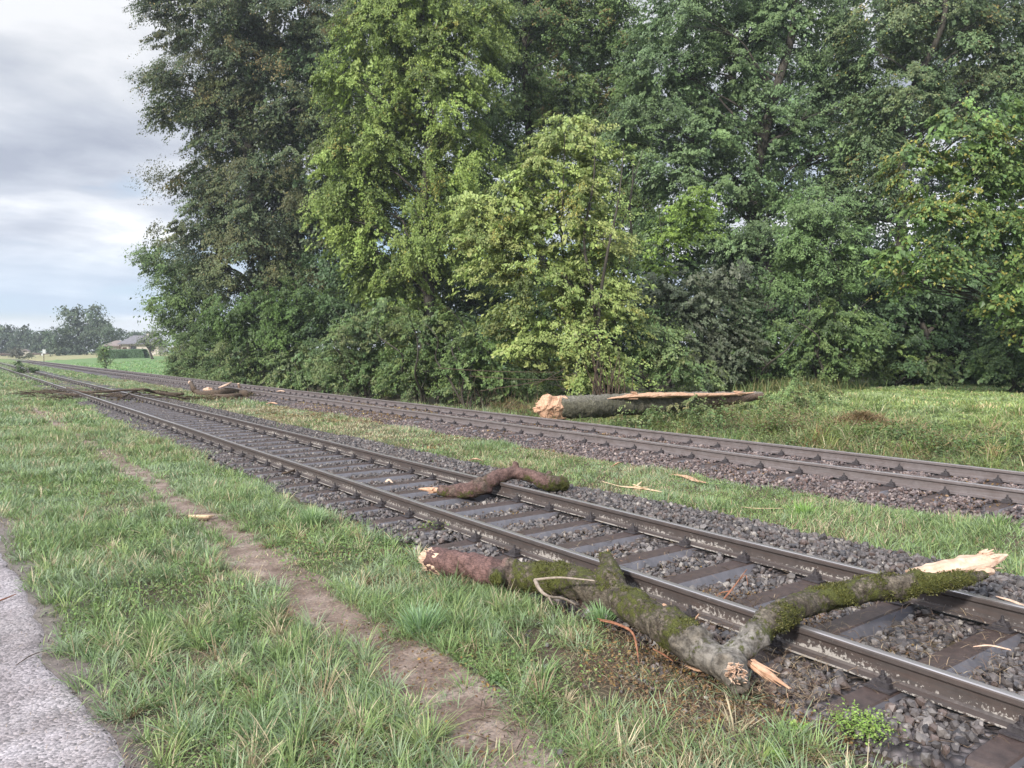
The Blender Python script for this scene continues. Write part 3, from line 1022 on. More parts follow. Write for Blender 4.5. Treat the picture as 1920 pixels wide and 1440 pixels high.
def join(ts):
    VV, Fq, Ft = [], [], []; b = 0
    for V, F in ts:
        VV.append(V)
        for f in F:
            (Fq if f.shape[1] == 4 else Ft).append(f + b)
        b += len(V)
    out = []
    if Fq: out.append(np.concatenate(Fq))
    if Ft: out.append(np.concatenate(Ft))
    return np.concatenate(VV), out


def remeshed(name, ts, voxel, mat, colf, disp, parent=None, seed=0, loc=(0, 0, 0)):
    """weld several closed tubes to one skin, then roughen it"""
    V, F = join(ts)
    tmp = mesh('tmp', V, F, M['wood'])
    md = tmp.modifiers.new('r', 'REMESH'); md.mode = 'VOXEL'; md.voxel_size = voxel
    dg = bpy.context.evaluated_depsgraph_get()
    ev = tmp.evaluated_get(dg); me = ev.to_mesh()
    n = len(me.vertices)
    co = np.zeros(n * 3, np.float32); me.vertices.foreach_get('co', co); co = co.reshape(-1, 3)
    no = np.zeros(n * 3, np.float32); me.vertices.foreach_get('normal', no); no = no.reshape(-1, 3)
    fs = np.array([p.vertices[:] if len(p.vertices) == 4 else tuple(p.vertices[:]) + (p.vertices[-1],) for p in me.polygons])
    ev.to_mesh_clear(); bpy.data.objects.remove(tmp)
    d = (fbm(co[:, 0] * 9 + co[:, 2] * 7, co[:, 1] * 9 - co[:, 2] * 5, seed, 4) - 0.5)
    d2 = (fbm(co[:, 0] * 30 + co[:, 2] * 27, co[:, 1] * 30 - co[:, 2] * 25, seed + 5, 3) - 0.5)
    co = co + no * (d[:, None] * disp * 2 + d2[:, None] * disp * 0.6)
    loc = np.asarray(loc, float)
    return mesh(name, co - loc, fs, mat, parent, C=colf(co, no), smooth=True), co, no


def splinters(c, axis, n, rad, lmin, lmax, wd, seed, spread=0.25):
    rg = np.random.default_rng(seed)
    c = np.asarray(c, float); axis = np.asarray(axis, float); axis /= np.linalg.norm(axis)
    s = np.cross(axis, [0, 0, 1.0]); s /= np.linalg.norm(s); u_ = np.cross(s, axis)
    ts = []
    for k in range(n):
        a = rg.uniform(0, 2 * np.pi); r = rad * math.sqrt(rg.uniform(0, 1))
        p = c + s * r * math.cos(a) + u_ * r * math.sin(a)
        d = axis + s * rg.normal(0, spread) + u_ * rg.normal(0, spread); d /= np.linalg.norm(d)
        l = rg.uniform(lmin, lmax) * (1.1 - 0.5 * r / rad)
        q = p + d * l
        ts.append(tube([p - axis * 0.03, p + d * l * 0.5, q], [wd * rg.uniform(0.7, 1.4), wd * rg.uniform(0.5, 1.0), 0.0008], 5, 4, squash=rg.uniform(0.35, 0.9), seed=k))
    return ts


# ------------------------------------------------------------------ foreground forked log
def n3(v):
    return np.array([v.x, v.y, v.z])


A = [n3(G(812, 1049, -0.075)), n3(G(880, 1062, -0.075)), n3(G(950, 1077, -0.07)), n3(G(1040, 1086, -0.06)), n3(G(1130, 1108, -0.06)),
     n3(G(1190, 1140, -0.065)), n3(G(1250, 1180, -0.07)), n3(G(1310, 1222, -0.08)), n3(G(1362, 1248, -0.09)), n3(G(1383, 1286, -0.12))]
Ar = [0.100, 0.108, 0.104, 0.116, 0.122, 0.112, 0.102, 0.092, 0.090, 0.060]
B = [n3(G(1362, 1238, -0.08)), n3(G(1402, 1208, -0.02)), n3(G(1450, 1160, 0.075)), n3(G(1530, 1126, 0.10)), n3(G(1620, 1108, 0.12)),
     n3(G(1700, 1096, 0.135)), n3(G(1780, 1089, 0.155)), n3(G(1850, 1078, 0.175))]
Br = [0.082, 0.076, 0.076, 0.082, 0.088, 0.082, 0.056, 0.034]
stub = [n3(G(1140, 1105, -0.03)), n3(G(1142, 1075, 0.04)), n3(G(1136, 1050, 0.10)), n3(G(1134, 1042, 0.12))]
knot = [n3(G(935, 1082, -0.07)), n3(G(925, 1080, -0.05)) + np.array([-0.03, -0.07, 0.0])]
ts = [tube(A, Ar, 20, 60, bump=0.16, seed=3, jag=0.05), tube(B, Br, 16, 44, bump=0.10, seed=4),
      tube(stub, [0.13, 0.095, 0.055, 0.03], 14, 12, bump=0.2, seed=5), tube([A[2] + np.array([0, 0, 0.03]), A[2] + np.array([0.05, -0.1, 0.06])], [0.11, 0.08], 12, 6, seed=9, bump=0.2), tube([A[6] + np.array([-0.02, 0, 0.04]), A[7] + np.array([0, 0, 0.03])], [0.12, 0.11], 12, 6, seed=10, bump=0.2), tube(knot, [0.09, 0.05], 12, 6, seed=6, bump=0.1)]
for (p_, r_, dv) in ((A[1], 0.06, (0.05, -0.08, 0.03)), (A[3], 0.07, (-0.07, -0.10, 0.02)), (A[5], 0.06, (0.08, 0.02, 0.06)), (B[3], 0.05, (-0.02, -0.07, -0.02)),
                     (B[4], 0.055, (0.03, 0.02, 0.07)), (A[8], 0.07, (-0.09, -0.05, 0.03)), (B[1], 0.06, (0.05, 0.05, 0.05)), (A[8], 0.06, (0.08, -0.04, 0.03))):
    ts.append(tube([p_, p_ + np.array(dv) * 1.1], [r_ * 1.2, r_], 10, 5, bump=0.3, seed=int(r_ * 1000)))
Q = catmull(np.array([list(p) for p in A]), 60)


def log_cols(co, no):
    # parameter along the trunk, arm vertices get their own
    d = ((co[:, None, :] - Q[None]) ** 2).sum(-1)
    k = d.argmin(1) / 59.0; dist = np.sqrt(d.min(1))
    arm = sm(dist, 0.15, 0.22)
    red = (1 - sm(k + 0.05 * (fbm(co[:, 0] * 12, co[:, 1] * 12, 3) - 0.5), 0.19, 0.25)) * (1 - arm)
    pale = sm(k, 0.70, 0.84) * (1 - sm(dist, 0.20, 0.50)) * (1 - 0.7 * sm(co[:, 2], -0.04, -0.2))
    moss = 0.52 + 0.22 * np.clip(no[:, 2], -0.3, 1) - 0.75 * red - 0.62 * pale
    moss = moss + 0.35 * sm(fbm(co[:, 0] * 4, co[:, 1] * 4 + co[:, 2] * 3, 8), 0.5, 0.65) * (1 - red) - 0.1
    moss = moss + 0.25 * arm * sm(-no[:, 2], -0.7, 0.2)
    return np.stack([np.clip(red, 0, 1), np.clip(moss, 0, 1), np.clip(pale, 0, 1)], 1)


LC = (3.6, 3.4, -0.2)
fl = empty('fallen_log', LC, label='big mossy forked log lying in the grass with one arm over the nearer rails', cat='log')
lg, lco, lno = remeshed('bark', ts, 0.013, M['bark_moss'], log_cols, 0.028, fl, 11, loc=LC)


_c = log_cols(lco, lno)
_r = np.random.default_rng(12)
_m = _c[:, 1] + 0.9 * (fbm(lco[:, 0] * 14 + lco[:, 2] * 9, lco[:, 1] * 14 - lco[:, 2] * 7, 15, 4) - 0.5) - 0.4 * _c[:, 0]
_k = np.where(_m > 0.78)[0]
_k = _r.choice(_k, 11000)
_n = len(_k)
_N = lno[_k] + _r.normal(0, 0.45, (_n, 3)); _N /= np.linalg.norm(_N, axis=1)[:, None]
_P = lco[_k] + _r.normal(0, 0.006, (_n, 3)) + _N * 0.004 - np.array(LC)
_mc = np.array([(0.085, 0.088, 0.022), (0.13, 0.13, 0.035), (0.05, 0.055, 0.018), (0.17, 0.16, 0.055)])[_r.integers(0, 4, _n)]
_V, _F, _C = leaves(_P, np.cross(_N, _r.normal(size=(_n, 3))), _N, _r.uniform(0.006, 0.016, _n), _mc * _r.uniform(0.7, 1.2, (_n, 1)), _r)
mesh('moss', _V, _F, M['leaf'], fl, C=_C)


def local(ts, name, mat, parent, loc, smooth=False):
    V, F = join(ts)
    return mesh(name, V - np.asarray(loc), F, mat, parent, smooth=smooth)


ax0 = A[0] - A[1]
sp = splinters(A[0] + 0.0 * ax0, ax0, 260, 0.092, 0.03, 0.15, 0.0055, 1, 0.22) + [tube([A[0] - ax0 * 0.08, A[0] + ax0 * 0.02, A[0] + ax0 * 0.07], [0.098, 0.088, 0.06], 22, 8, ridge=0.2, bump=0.4, seed=2, jag=0.05)]
local(sp, 'broken_wood', M['wood_pale'], fl, LC)
# long torn face at the end of the arm
T = [n3(G(1700, 1072, 0.19)), n3(G(1745, 1070, 0.195)), n3(G(1800, 1060, 0.21)), n3(G(1850, 1050, 0.225)), n3(G(1888, 1040, 0.25))]
sp = [tube(T, [0.02, 0.072, 0.088, 0.080, 0.012], 18, 30, ridge=0.15, bump=0.2, squash=0.5, seed=21)]
T2 = [n3(G(1795, 1078, 0.165)), n3(G(1840, 1070, 0.18)), n3(G(1862, 1072, 0.17))]
sp += [tube(T2, [0.03, 0.048, 0.02], 10, 10, ridge=0.25, seed=23)]
sp += splinters(T[3], T[4] - T[2], 40, 0.065, 0.05, 0.14, 0.011, 9, 0.22)
sp += splinters(T2[1], T2[2] - T2[0], 16, 0.04, 0.03, 0.08, 0.012, 10, 0.3)
local(sp, 'broken_wood', M['wood_pale'], fl, LC, smooth=False)
# torn patch on the stub at the fork
pc = n3(G(1383, 1262, -0.04))
tow = np.array([-0.45, -0.75, 0.35])
sp = splinters(pc - tow * 0.02, tow, 60, 0.055, 0.015, 0.055, 0.006, 31, 0.7)
local(sp, 'broken_wood', M['wood_pale'], fl, LC)
st = n3(G(1140, 1046, 0.10))
local(splinters(st, (0.5, -0.1, 0.35), 14, 0.03, 0.03, 0.09, 0.007, 33, 0.5), 'broken_wood', M['wood'], fl, LC)

# bare twig lying on the flank of the log
tw = [n3(G(1002, 1087, 0.04)), n3(G(1050, 1083, 0.07)), n3(G(1115, 1089, 0.07))]
tw2 = [n3(G(1003, 1088, 0.04)), n3(G(1012, 1105, 0.01)), n3(G(1028, 1118, -0.03)), n3(G(1055, 1122, -0.07)), n3(G(1078, 1133, -0.12))]
V, F = join([tube(tw, [0.009, 0.007, 0.005], 7, 14, bump=0.2, seed=1), tube(tw2, [0.014, 0.013, 0.010, 0.009, 0.006], 7, 18, bump=0.3, seed=2),
             tube([tw2[2], tw2[2] + np.array([0.02, -0.03, -0.06])], [0.008, 0.003], 6, 5, seed=3)])
tag(mesh('bare_twig', V, F, M['twig_grey']), 'bare bent grey twig leaning on the flank of the forked log', 'twig')


def chip(pts, rads, label, name='wood_splinter', mat='wood', squash=0.4, seed=0, ridge=0.25, extra=(), group=None, cat='wood splinter', nseg=8):
    ts = [tube(pts, rads, nseg, len(pts) * 4, ridge=ridge, bump=0.15, squash=squash, seed=seed, jag=0.01)] + list(extra)
    V, F = join(ts)
    c = np.mean(np.asarray(pts), 0)
    return tag(mesh(name, V, F, M[mat], loc=c), label, cat, group)


g3 = lambda u, v, z=-0.17: n3(G(u, v, z))
SPG = 'torn splinters and wood pieces scattered around the tracks'
chip([g3(1245, 1133, -0.06), g3(1262, 1147, -0.06), g3(1285, 1162, -0.08)], [0.012, 0.022, 0.012], 'torn piece of pale wood standing behind the middle of the forked log', group=SPG, seed=1)
chip([g3(1297, 1172, -0.1), g3(1303, 1162, -0.06), g3(1310, 1153, -0.04)], [0.010, 0.012, 0.009], 'small pale upright chip of wood beside the rail behind the forked log', group=SPG, seed=2)
e = splinters(g3(1415, 1248, -0.1), g3(1470, 1285, -0.13) - g3(1415, 1248, -0.1), 16, 0.03, 0.12, 0.24, 0.008, 5, 0.10)
chip([g3(1412, 1243, -0.08), g3(1440, 1262, -0.11), g3(1480, 1290, -0.14)], [0.022, 0.026, 0.01], 'frayed torn strip of wood sticking out right of the fork stub', group=SPG, seed=3, extra=e)
chip([g3(1285, 1248, -0.18), g3(1310, 1256, -0.18), g3(1338, 1254, -0.17)], [0.006, 0.016, 0.008], 'thin orange sliver of wood under the pale trunk near the fork', group=SPG, seed=4)
chip([g3(1828, 1212, -0.12), g3(1855, 1210, -0.10), g3(1893, 1218, -0.12)], [0.007, 0.013, 0.010], 'narrow cream splinter lying between the rails at the right edge', group=SPG, seed=5, mat='wood_pale')
chip([g3(1868, 1118, -0.12), g3(1900, 1128, -0.12), g3(1935, 1142, -0.13)], [0.008, 0.016, 0.012], 'cream splinter behind the far rail of the nearer track at the right edge', group=SPG, seed=6, mat='wood_pale')
chip([g3(1257, 889), g3(1285, 893), g3(1305, 901), g3(1325, 905)], [0.03, 0.058, 0.05, 0.02], 'flat orange strip of wood on the ballast edge between the two tracks', group=SPG, seed=7, squash=0.25)
e = splinters(g3(1190, 914), g3(1245, 922) - g3(1190, 914), 8, 0.04, 0.2, 0.45, 0.010, 7, 0.15) + [tube([g3(1190, 914), g3(1200, 906, -0.12), g3(1203, 903, -0.1)], [0.012, 0.01, 0.004], 6, 6)]
chip([g3(1130, 903), g3(1165, 912), g3(1200, 915), g3(1245, 923)], [0.010, 0.016, 0.040, 0.014], 'long frayed pale splinter in the grass behind the log lying over the rail', group=SPG, seed=8, squash=0.3, extra=e, mat='straw')
chip([g3(1147, 875), g3(1155, 870, -0.12), g3(1162, 867, -0.1)], [0.012, 0.03, 0.015], 'small tan wood chip in the middle grass strip', group=SPG, seed=9)
chip([g3(1222, 869), g3(1250, 870), g3(1280, 869)], [0.008, 0.012, 0.008], 'thin straw coloured stick on the ballast above the flat orange strip', group=SPG, seed=10, mat='straw')
chip([g3(1385, 950), g3(1420, 953), g3(1465, 953)], [0.006, 0.009, 0.006], 'thin straw coloured stick in the grass strip right of the flat orange strip', group=SPG, seed=11, mat='straw')
chip([g3(1605, 902, -0.1), g3(1625, 903, -0.1), g3(1645, 907, -0.1)], [0.012, 0.022, 0.01], 'reddish chip lying against the farther track at the right', group=SPG, seed=12)
chip([g3(1695, 905, -0.1), g3(1725, 912, -0.1), g3(1745, 915, -0.1)], [0.012, 0.03, 0.01], 'rightmost tan bark piece lying against the farther track', group=SPG, seed=13, mat='straw')
chip([g3(655, 762, -0.1), g3(672, 761, -0.08), g3(687, 763, -0.1)], [0.05, 0.11, 0.05], 'pale orange chunk of split wood beside the near rail of the farther track', group=SPG, seed=14)
chip([g3(620, 765, -0.12), g3(640, 764, -0.1), g3(662, 763, -0.1)], [0.03, 0.06, 0.05], 'grey bark piece just left of the pale orange chunk by the farther track', group=SPG, seed=15, mat='bark_thin')
chip([g3(519, 734, 0.0), g3(527, 733, 0.02), g3(534, 734, 0.0)], [0.04, 0.08, 0.03], 'small cream chip between the rails of the farther track, right of the broken stump pieces', group=SPG, seed=16, mat='wood_pale')
chip([g3(500, 757, -0.15), g3(510, 755, -0.13), g3(520, 757, -0.15)], [0.03, 0.06, 0.03], 'tan chip in the leaf litter right of the broken stump pieces', group=SPG, seed=17)
chip([g3(880, 863), g3(892, 860, -0.12), g3(905, 864)], [0.02, 0.035, 0.01], 'orange chip at the grass edge, left of the log humped over the rail', group=SPG, seed=18)
chip([g3(724, 903, -0.13), g3(729, 899, -0.11), g3(736, 905, -0.14)], [0.015, 0.022, 0.008], 'tiny cream chip between the rails left of the log lying over the rail', group=SPG, seed=19, mat='wood_pale')
chip([g3(528, 888, -0.14), g3(545, 884, -0.12), g3(560, 878, -0.12)], [0.013, 0.016, 0.012], 'short brown stick lying beside the outer rail of the nearer track', name='stick', mat='bark_thin', squash=1, cat='stick', seed=20)
chip([g3(-20, 1132, -0.17), g3(5, 1124, -0.17), g3(30, 1114, -0.17)], [0.004, 0.006, 0.003], 'thin reddish twig on the gravel path at the left edge', name='twig', mat='twig_red', squash=1, cat='twig', seed=22)
chip([g3(30, 1247, -0.185), g3(60, 1228, -0.18), g3(92, 1218, -0.185)], [0.0025, 0.003, 0.002], 'hair-thin dark twig on the gravel path', name='twig', mat='bark_thin', squash=1, cat='twig', seed=23)

# half stripped stick across the dirt strip
sk = empty('fallen_stick', tuple(g3(355, 968)), label='short half stripped stick lying across the dirt strip', cat='stick')
lc = tuple(g3(355, 968))
local([tube([g3(308, 966, -0.185), g3(325, 969, -0.17), g3(352, 970, -0.165)], [0.009, 0.021, 0.024], 9, 12, bump=0.3, seed=2, jag=0.01),
       tube([g3(322, 970, -0.17), g3(345, 973, -0.175), g3(390, 975, -0.178)], [0.012, 0.016, 0.014], 8, 8, bump=0.2, seed=6)], 'bark', M['bark_thin'], sk, lc)
local([tube([g3(350, 969, -0.163), g3(375, 969, -0.160), g3(392, 969, -0.162), g3(402, 966, -0.165)], [0.022, 0.024, 0.022, 0.006], 9, 12, ridge=0.2, seed=3)], 'bare_wood', M['straw'], sk, lc)

# red bark strips and a twig by the log
V, F = join([tube([g3(1125, 1163, -0.14), g3(1160, 1172, -0.12), g3(1188, 1190, -0.13), g3(1198, 1245, -0.19)], [0.004, 0.007, 0.007, 0.004], 6, 20, bump=0.3, seed=3),
             tube([g3(1120, 1160, -0.13), g3(1150, 1166, -0.15), g3(1180, 1178, -0.17)], [0.003, 0.004, 0.003], 5, 8, seed=4)])
tag(mesh('bark_strip', V, F, M['twig_red']), 'reddish peeled strip of bark curling over the hollow below the forked log', 'bark strip')
V, F = join([tube([g3(1225, 1217, -0.16), g3(1245, 1228, -0.15), g3(1262, 1240, -0.18)], [0.004, 0.006, 0.003], 6, 8, bump=0.3, seed=5)])
tag(mesh('bark_strip', V, F, M['twig_red']), 'short orange strip of bark nearest the pale trunk of the forked log', 'bark strip')
V, F = join([tube([g3(1335, 1150, -0.12), g3(1370, 1108, 0.0), g3(1400, 1068, 0.07)], [0.007, 0.006, 0.003], 6, 12, bump=0.3, seed=6),
             tube([g3(1385, 1090, 0.03), g3(1398, 1078, 0.05), g3(1402, 1096, 0.02)], [0.004, 0.003, 0.002], 5, 6, seed=7),
             tube([g3(1370, 1108, 0.0), g3(1350, 1112, -0.02), g3(1335, 1128, -0.05)], [0.004, 0.003, 0.002], 5, 6, seed=8)])
tag(mesh('twig', V, F, M['twig_red']), 'thin reddish branching twig standing against the near rail behind the forked log', 'twig')

# ------------------------------------------------------------------ log over the far rail of the near track
lc2 = (5.6, 8.1, -0.2)
l2 = empty('fallen_log', lc2, label='crooked brown and mossy log humped over the rail further along the nearer track', cat='log')
P2 = [g3(822, 920, -0.10), g3(850, 921, -0.10), g3(885, 917, -0.07), g3(912, 905, 0.0), g3(935, 893, 0.07), g3(960, 887, 0.10), g3(990, 892, 0.07),
      g3(1025, 903, 0.0), g3(1062, 908, -0.06)]
# the sag left of the rail rests on the sleepers
def l2c(co, no):
    mo = 0.35 + 0.3 * sm(-no[:, 2], -0.4, 0.4) + 0.45 * sm(co[:, 0], 6.0, 6.3)
    n_ = fbm(co[:, 0] * 5, co[:, 1] * 5, 4)
    return np.stack([0.85 - 0.5 * sm(n_, 0.45, 0.6), np.clip(mo - 0.12, 0, 1), np.zeros(len(co))], 1)
remeshed('bark', [tube(P2, [0.065, 0.08, 0.10, 0.105, 0.10, 0.088, 0.085, 0.10, 0.09], 14, 44, bump=0.18, seed=8),
                  tube([P2[3], P2[3] + np.array([-0.03, -0.05, -0.11])], [0.08, 0.06], 10, 6, seed=4), tube([P2[5], P2[5] + np.array([0.06, -0.02, 0.14])], [0.07, 0.04], 8, 6, seed=5, jag=0.02), tube([P2[7], P2[7] + np.array([0.10, 0.06, 0.10])], [0.07, 0.035], 8, 6, seed=6, jag=0.02), tube([P2[2], P2[2] + np.array([0.02, -0.10, 0.05])], [0.07, 0.04], 8, 6, seed=7)], 0.016, M['bark_moss'], l2c, 0.028, l2, 3, loc=lc2)
local([tube([g3(785, 917, -0.12), g3(800, 917, -0.115), g3(830, 920, -0.105)], [0.012, 0.045, 0.058], 10, 12, ridge=0.2, squash=0.6, seed=5)]
      + splinters(g3(812, 919, -0.11), g3(785, 916, -0.12) - g3(830, 920, -0.1), 16, 0.04, 0.06, 0.16, 0.010, 15, 0.15), 'broken_wood', M['wood'], l2, lc2)

# ------------------------------------------------------------------ large trunk beyond the farther track
lc3 = (14.5, 16.0, -0.4)
l3 = empty('fallen_tree', lc3, label='long thick fallen trunk with orange split end lying beyond the farther track', cat='fallen tree')
a0, a1 = g3(1045, 763, 0.22), g3(1425, 742, 0.25)
P3 = [g3(1047, 764, 0.20), g3(1110, 762, 0.20), g3(1180, 758, 0.20), g3(1250, 755, 0.20), g3(1310, 751, 0.20), g3(1370, 747, 0.22), g3(1428, 741, 0.28)]
def l3c(co, no):
    k = sm(co[:, 0], 17.0, 19.5)
    return np.stack([0.8 * k, 0.30 + 0.15 * no[:, 2] - 0.4 * k, 0.7 * sm(no[:, 2], 0.3, 0.9)], 1)  # upward side painted paler, a highlight put into the bark colour
remeshed('bark', [tube(P3, [0.31, 0.305, 0.31, 0.30, 0.26, 0.20, 0.12], 22, 60, bump=0.09, seed=12)], 0.045, M['bark_log'], l3c, 0.05, l3, 5, loc=lc3)
axx = P3[0] - P3[1]; axx /= np.linalg.norm(axx)
sp = [tube([P3[0] - axx * 0.1, P3[0] + axx * 0.2, P3[0] + axx * 0.45, P3[0] + axx * 0.6], [0.30, 0.31, 0.27, 0.12], 18, 14, ridge=0.14, bump=0.3, seed=9, jag=0.12)]
sp += splinters(P3[0] + axx * 0.15, axx, 90, 0.30, 0.15, 0.55, 0.035, 41, 0.30)
local(sp, 'split_wood', M['wood'], l3, lc3)
top = [g3(1135, 748, 0.40), g3(1190, 743, 0.44), g3(1250, 741, 0.44), g3(1320, 741, 0.38), g3(1380, 739, 0.36), g3(1425, 735, 0.38)]
local([tube(top, [0.03, 0.15, 0.19, 0.15, 0.10, 0.03], 14, 60, ridge=0.16, bump=0.35, squash=0.42, seed=7)] + splinters(top[4], top[5] - top[3], 10, 0.10, 0.3, 0.7, 0.03, 8, 0.10) + splinters(top[1], top[0] - top[2], 12, 0.12, 0.2, 0.6, 0.03, 9, 0.12), 'split_wood', M['wood'], l3, lc3)

# ------------------------------------------------------------------ broken stump pieces and the long branch across the near track
lc4 = tuple(g3(400, 738))
l4 = empty('broken_branch', lc4, label='heap of broken branch stubs with pale torn wood between the two tracks', cat='broken branch')
def rough(ts, name, mat, parent, loc, seed=0):
    V, F = join(ts)
    return mesh(name, V - np.asarray(loc), F, mat, parent, C=(0.1, 0.6, 0.0), smooth=True)
rough([tube([g3(358, 718, 0.25), g3(362, 727, 0.1), g3(368, 735, -0.08), g3(385, 740, -0.12)], [0.09, 0.10, 0.12, 0.1], 9, 16, bump=0.2, seed=1),
       tube([g3(380, 739, -0.12), g3(405, 738, -0.05), g3(430, 734, 0.0), g3(450, 734, -0.05)], [0.14, 0.16, 0.15, 0.08], 10, 18, bump=0.3, seed=2),
       tube([g3(395, 742, -0.15), g3(430, 744, -0.12), g3(465, 740, -0.1)], [0.08, 0.12, 0.12], 9, 14, bump=0.35, seed=3),
       tube([g3(448, 736, -0.1), g3(460, 738, -0.02), g3(466, 742, -0.1)], [0.09, 0.15, 0.09], 9, 10, bump=0.35, seed=4)], 'bark', M['bark_thin'], l4, lc4)
local([tube([g3(410, 727, 0.18), g3(424, 722, 0.28), g3(434, 716, 0.38)], [0.05, 0.10, 0.02], 8, 8, ridge=0.3, squash=0.5, seed=3),
       tube([g3(449, 727, 0.05), g3(447, 719, 0.25)], [0.06, 0.05], 6, 5, ridge=0.2, squash=0.5, seed=4),
       tube([g3(384, 731, 0.0), g3(392, 731, 0.06), g3(398, 731, 0.03)], [0.08, 0.14, 0.08], 8, 6, ridge=0.3, seed=5),
       tube([g3(356, 717, 0.26), g3(358, 718.5, 0.24)], [0.08, 0.09], 8, 4, seed=6)], 'torn_wood', M['wood_pale'], l4, lc4)

lc5 = tuple(g3(250, 740))
l5 = empty('fallen_branch', lc5, label='long thin dark branch lying across both rails of the nearer track', cat='fallen branch')
br = [tube([g3(125, 727, 0.05), g3(160, 735, 0.06), g3(200, 734, 0.08), g3(240, 731, 0.12), g3(270, 730, 0.15), g3(285, 734, 0.02), g3(310, 739, -0.1), g3(345, 739, -0.12)],
           [0.03, 0.035, 0.045, 0.05, 0.06, 0.065, 0.07, 0.07], 8, 40, bump=0.3, seed=1),
      tube([g3(262, 730, 0.12), g3(245, 737, 0.0), g3(228, 745, -0.05)], [0.045, 0.04, 0.03], 7, 12, bump=0.3, seed=2),
      tube([g3(60, 736, -0.14), g3(95, 735, -0.1), g3(125, 738, -0.1), g3(150, 740, -0.1)], [0.015, 0.03, 0.035, 0.03], 7, 16, bump=0.4, seed=3)]
rg = np.random.default_rng(3)
for k in range(80):
    u = rg.choice([75, 110, 150, 190, 235, 262, 300, 335]) + rg.normal(0, 16); v = rg.uniform(733, 750)
    p = g3(u, v, -0.15)
    a = rg.uniform(-0.9, 0.9); l = rg.uniform(0.4, 1.3)
    q = p + np.array([-l * math.cos(a), l * math.sin(a), rg.uniform(0, 0.12)])
    br.append(tube([p, (p + q) / 2 + np.array([0, 0, rg.uniform(0.0, 0.12)]), q], [0.02, 0.014, 0.006], 5, 7, bump=0.3, seed=k))
rough(br, 'wood', M['bark_thin'], l5, lc5)

# withered leaves of that branch, leaf litter along the line
def litter(n, ufun, size, pal, seed, zup=0.02):
    r = np.random.default_rng(seed)
    x, y = ufun(n, r)
    n = len(x)
    z = np.where(x > 8.95, ballast_z(x), gz(x, y)) + 0.02 + r.uniform(0, zup, n)
    N = np.stack([r.normal(0, 0.5, n), r.normal(0, 0.5, n), np.ones(n)], 1)
    D = r.normal(size=(n, 3))
    C = np.asarray(pal)[r.choice(len(pal), n)] * r.uniform(0.6, 1.3, (n, 1))
    return leaves(np.stack([x, y, z], 1), N, D, size * r.uniform(0.6, 1.4, n), C, r)


BR = [(0.14, 0.075, 0.035), (0.22, 0.13, 0.06), (0.09, 0.055, 0.03), (0.27, 0.17, 0.06)]
OL = [(0.10, 0.095, 0.03), (0.07, 0.06, 0.025), (0.15, 0.11, 0.045), (0.09, 0.055, 0.03)]
def scat(u0, u1, v0, v1, cl=0.5, z=-0.18):
    def f(n, r):
        u = r.uniform(u0, u1, n); v = r.uniform(v0, v1, n)
        P = np.array([G(a, b, z)[:2] for a, b in zip(u, v)])
        k = fbm(P[:, 0] * 1.3, P[:, 1] * 0.7, 88) > cl
        return P[k, 0], P[k, 1]
    return f
def scat2(n, r):
    cu = np.array([80, 110, 150, 190, 235, 262, 300, 340, 375, 405, 440, 465, 250, 225, 330, 120])
    cvv = np.array([739, 748, 740, 747, 742, 750, 741, 746, 745, 748, 746, 742, 745, 749, 751, 735])
    k = r.integers(0, len(cu), n)
    P = np.array([G(cu[a] + r.normal(0, 18), min(760, max(728, cvv[a] + r.normal(0, 2.6))), -0.18)[:2] for a in k])
    q = (fbm(P[:, 0] * 1.6, P[:, 1] * 0.9, 88) > 0.50) & (fbm(P[:, 0] * 0.8, P[:, 1] * 0.5, 98) > 0.40)
    return P[q, 0], P[q, 1]


pp = litter(17000, scat2, 0.075, OL + [(0.045, 0.03, 0.02), (0.06, 0.04, 0.025)], 1, 0.09)
V, F, C = pp
o = mesh('withered_leaves', V, F, M['leaf'], C=C)
tag(o, 'brown withered leaves and twigs matted around the long fallen branch', 'leaf litter', kind='stuff')
parts = [litter(5200, scat(480, 820, 752, 792, 0.40), 0.055, BR + [(0.32, 0.25, 0.1)], 2),
         litter(2200, scat(800, 1250, 800, 845, 0.45), 0.045, BR, 3),
         litter(2200, scat(1200, 1900, 870, 965, 0.5), 0.035, BR, 4),
         litter(6000, scat(1080, 1600, 1170, 1430, 0.36, -0.2), 0.020, BR, 5),
         litter(1600, scat(560, 1000, 1080, 1430, 0.48, -0.2), 0.020, BR, 6),
         litter(1400, scat(480, 1000, 880, 1040, 0.45, -0.18), 0.028, BR, 7),
         litter(1800, scat(700, 1900, 900, 1330, 0.45, -0.16), 0.02, BR, 8),
         litter(2500, scat(1280, 1560, 1100, 1180, 0.1, -0.17), 0.018, BR, 9, 0.05)]
o = mergeobj('leaf_litter', parts, M['leaf'], kind='stuff', category='leaf litter', label='fallen brown leaves and bark crumbs strewn over grass and ballast')

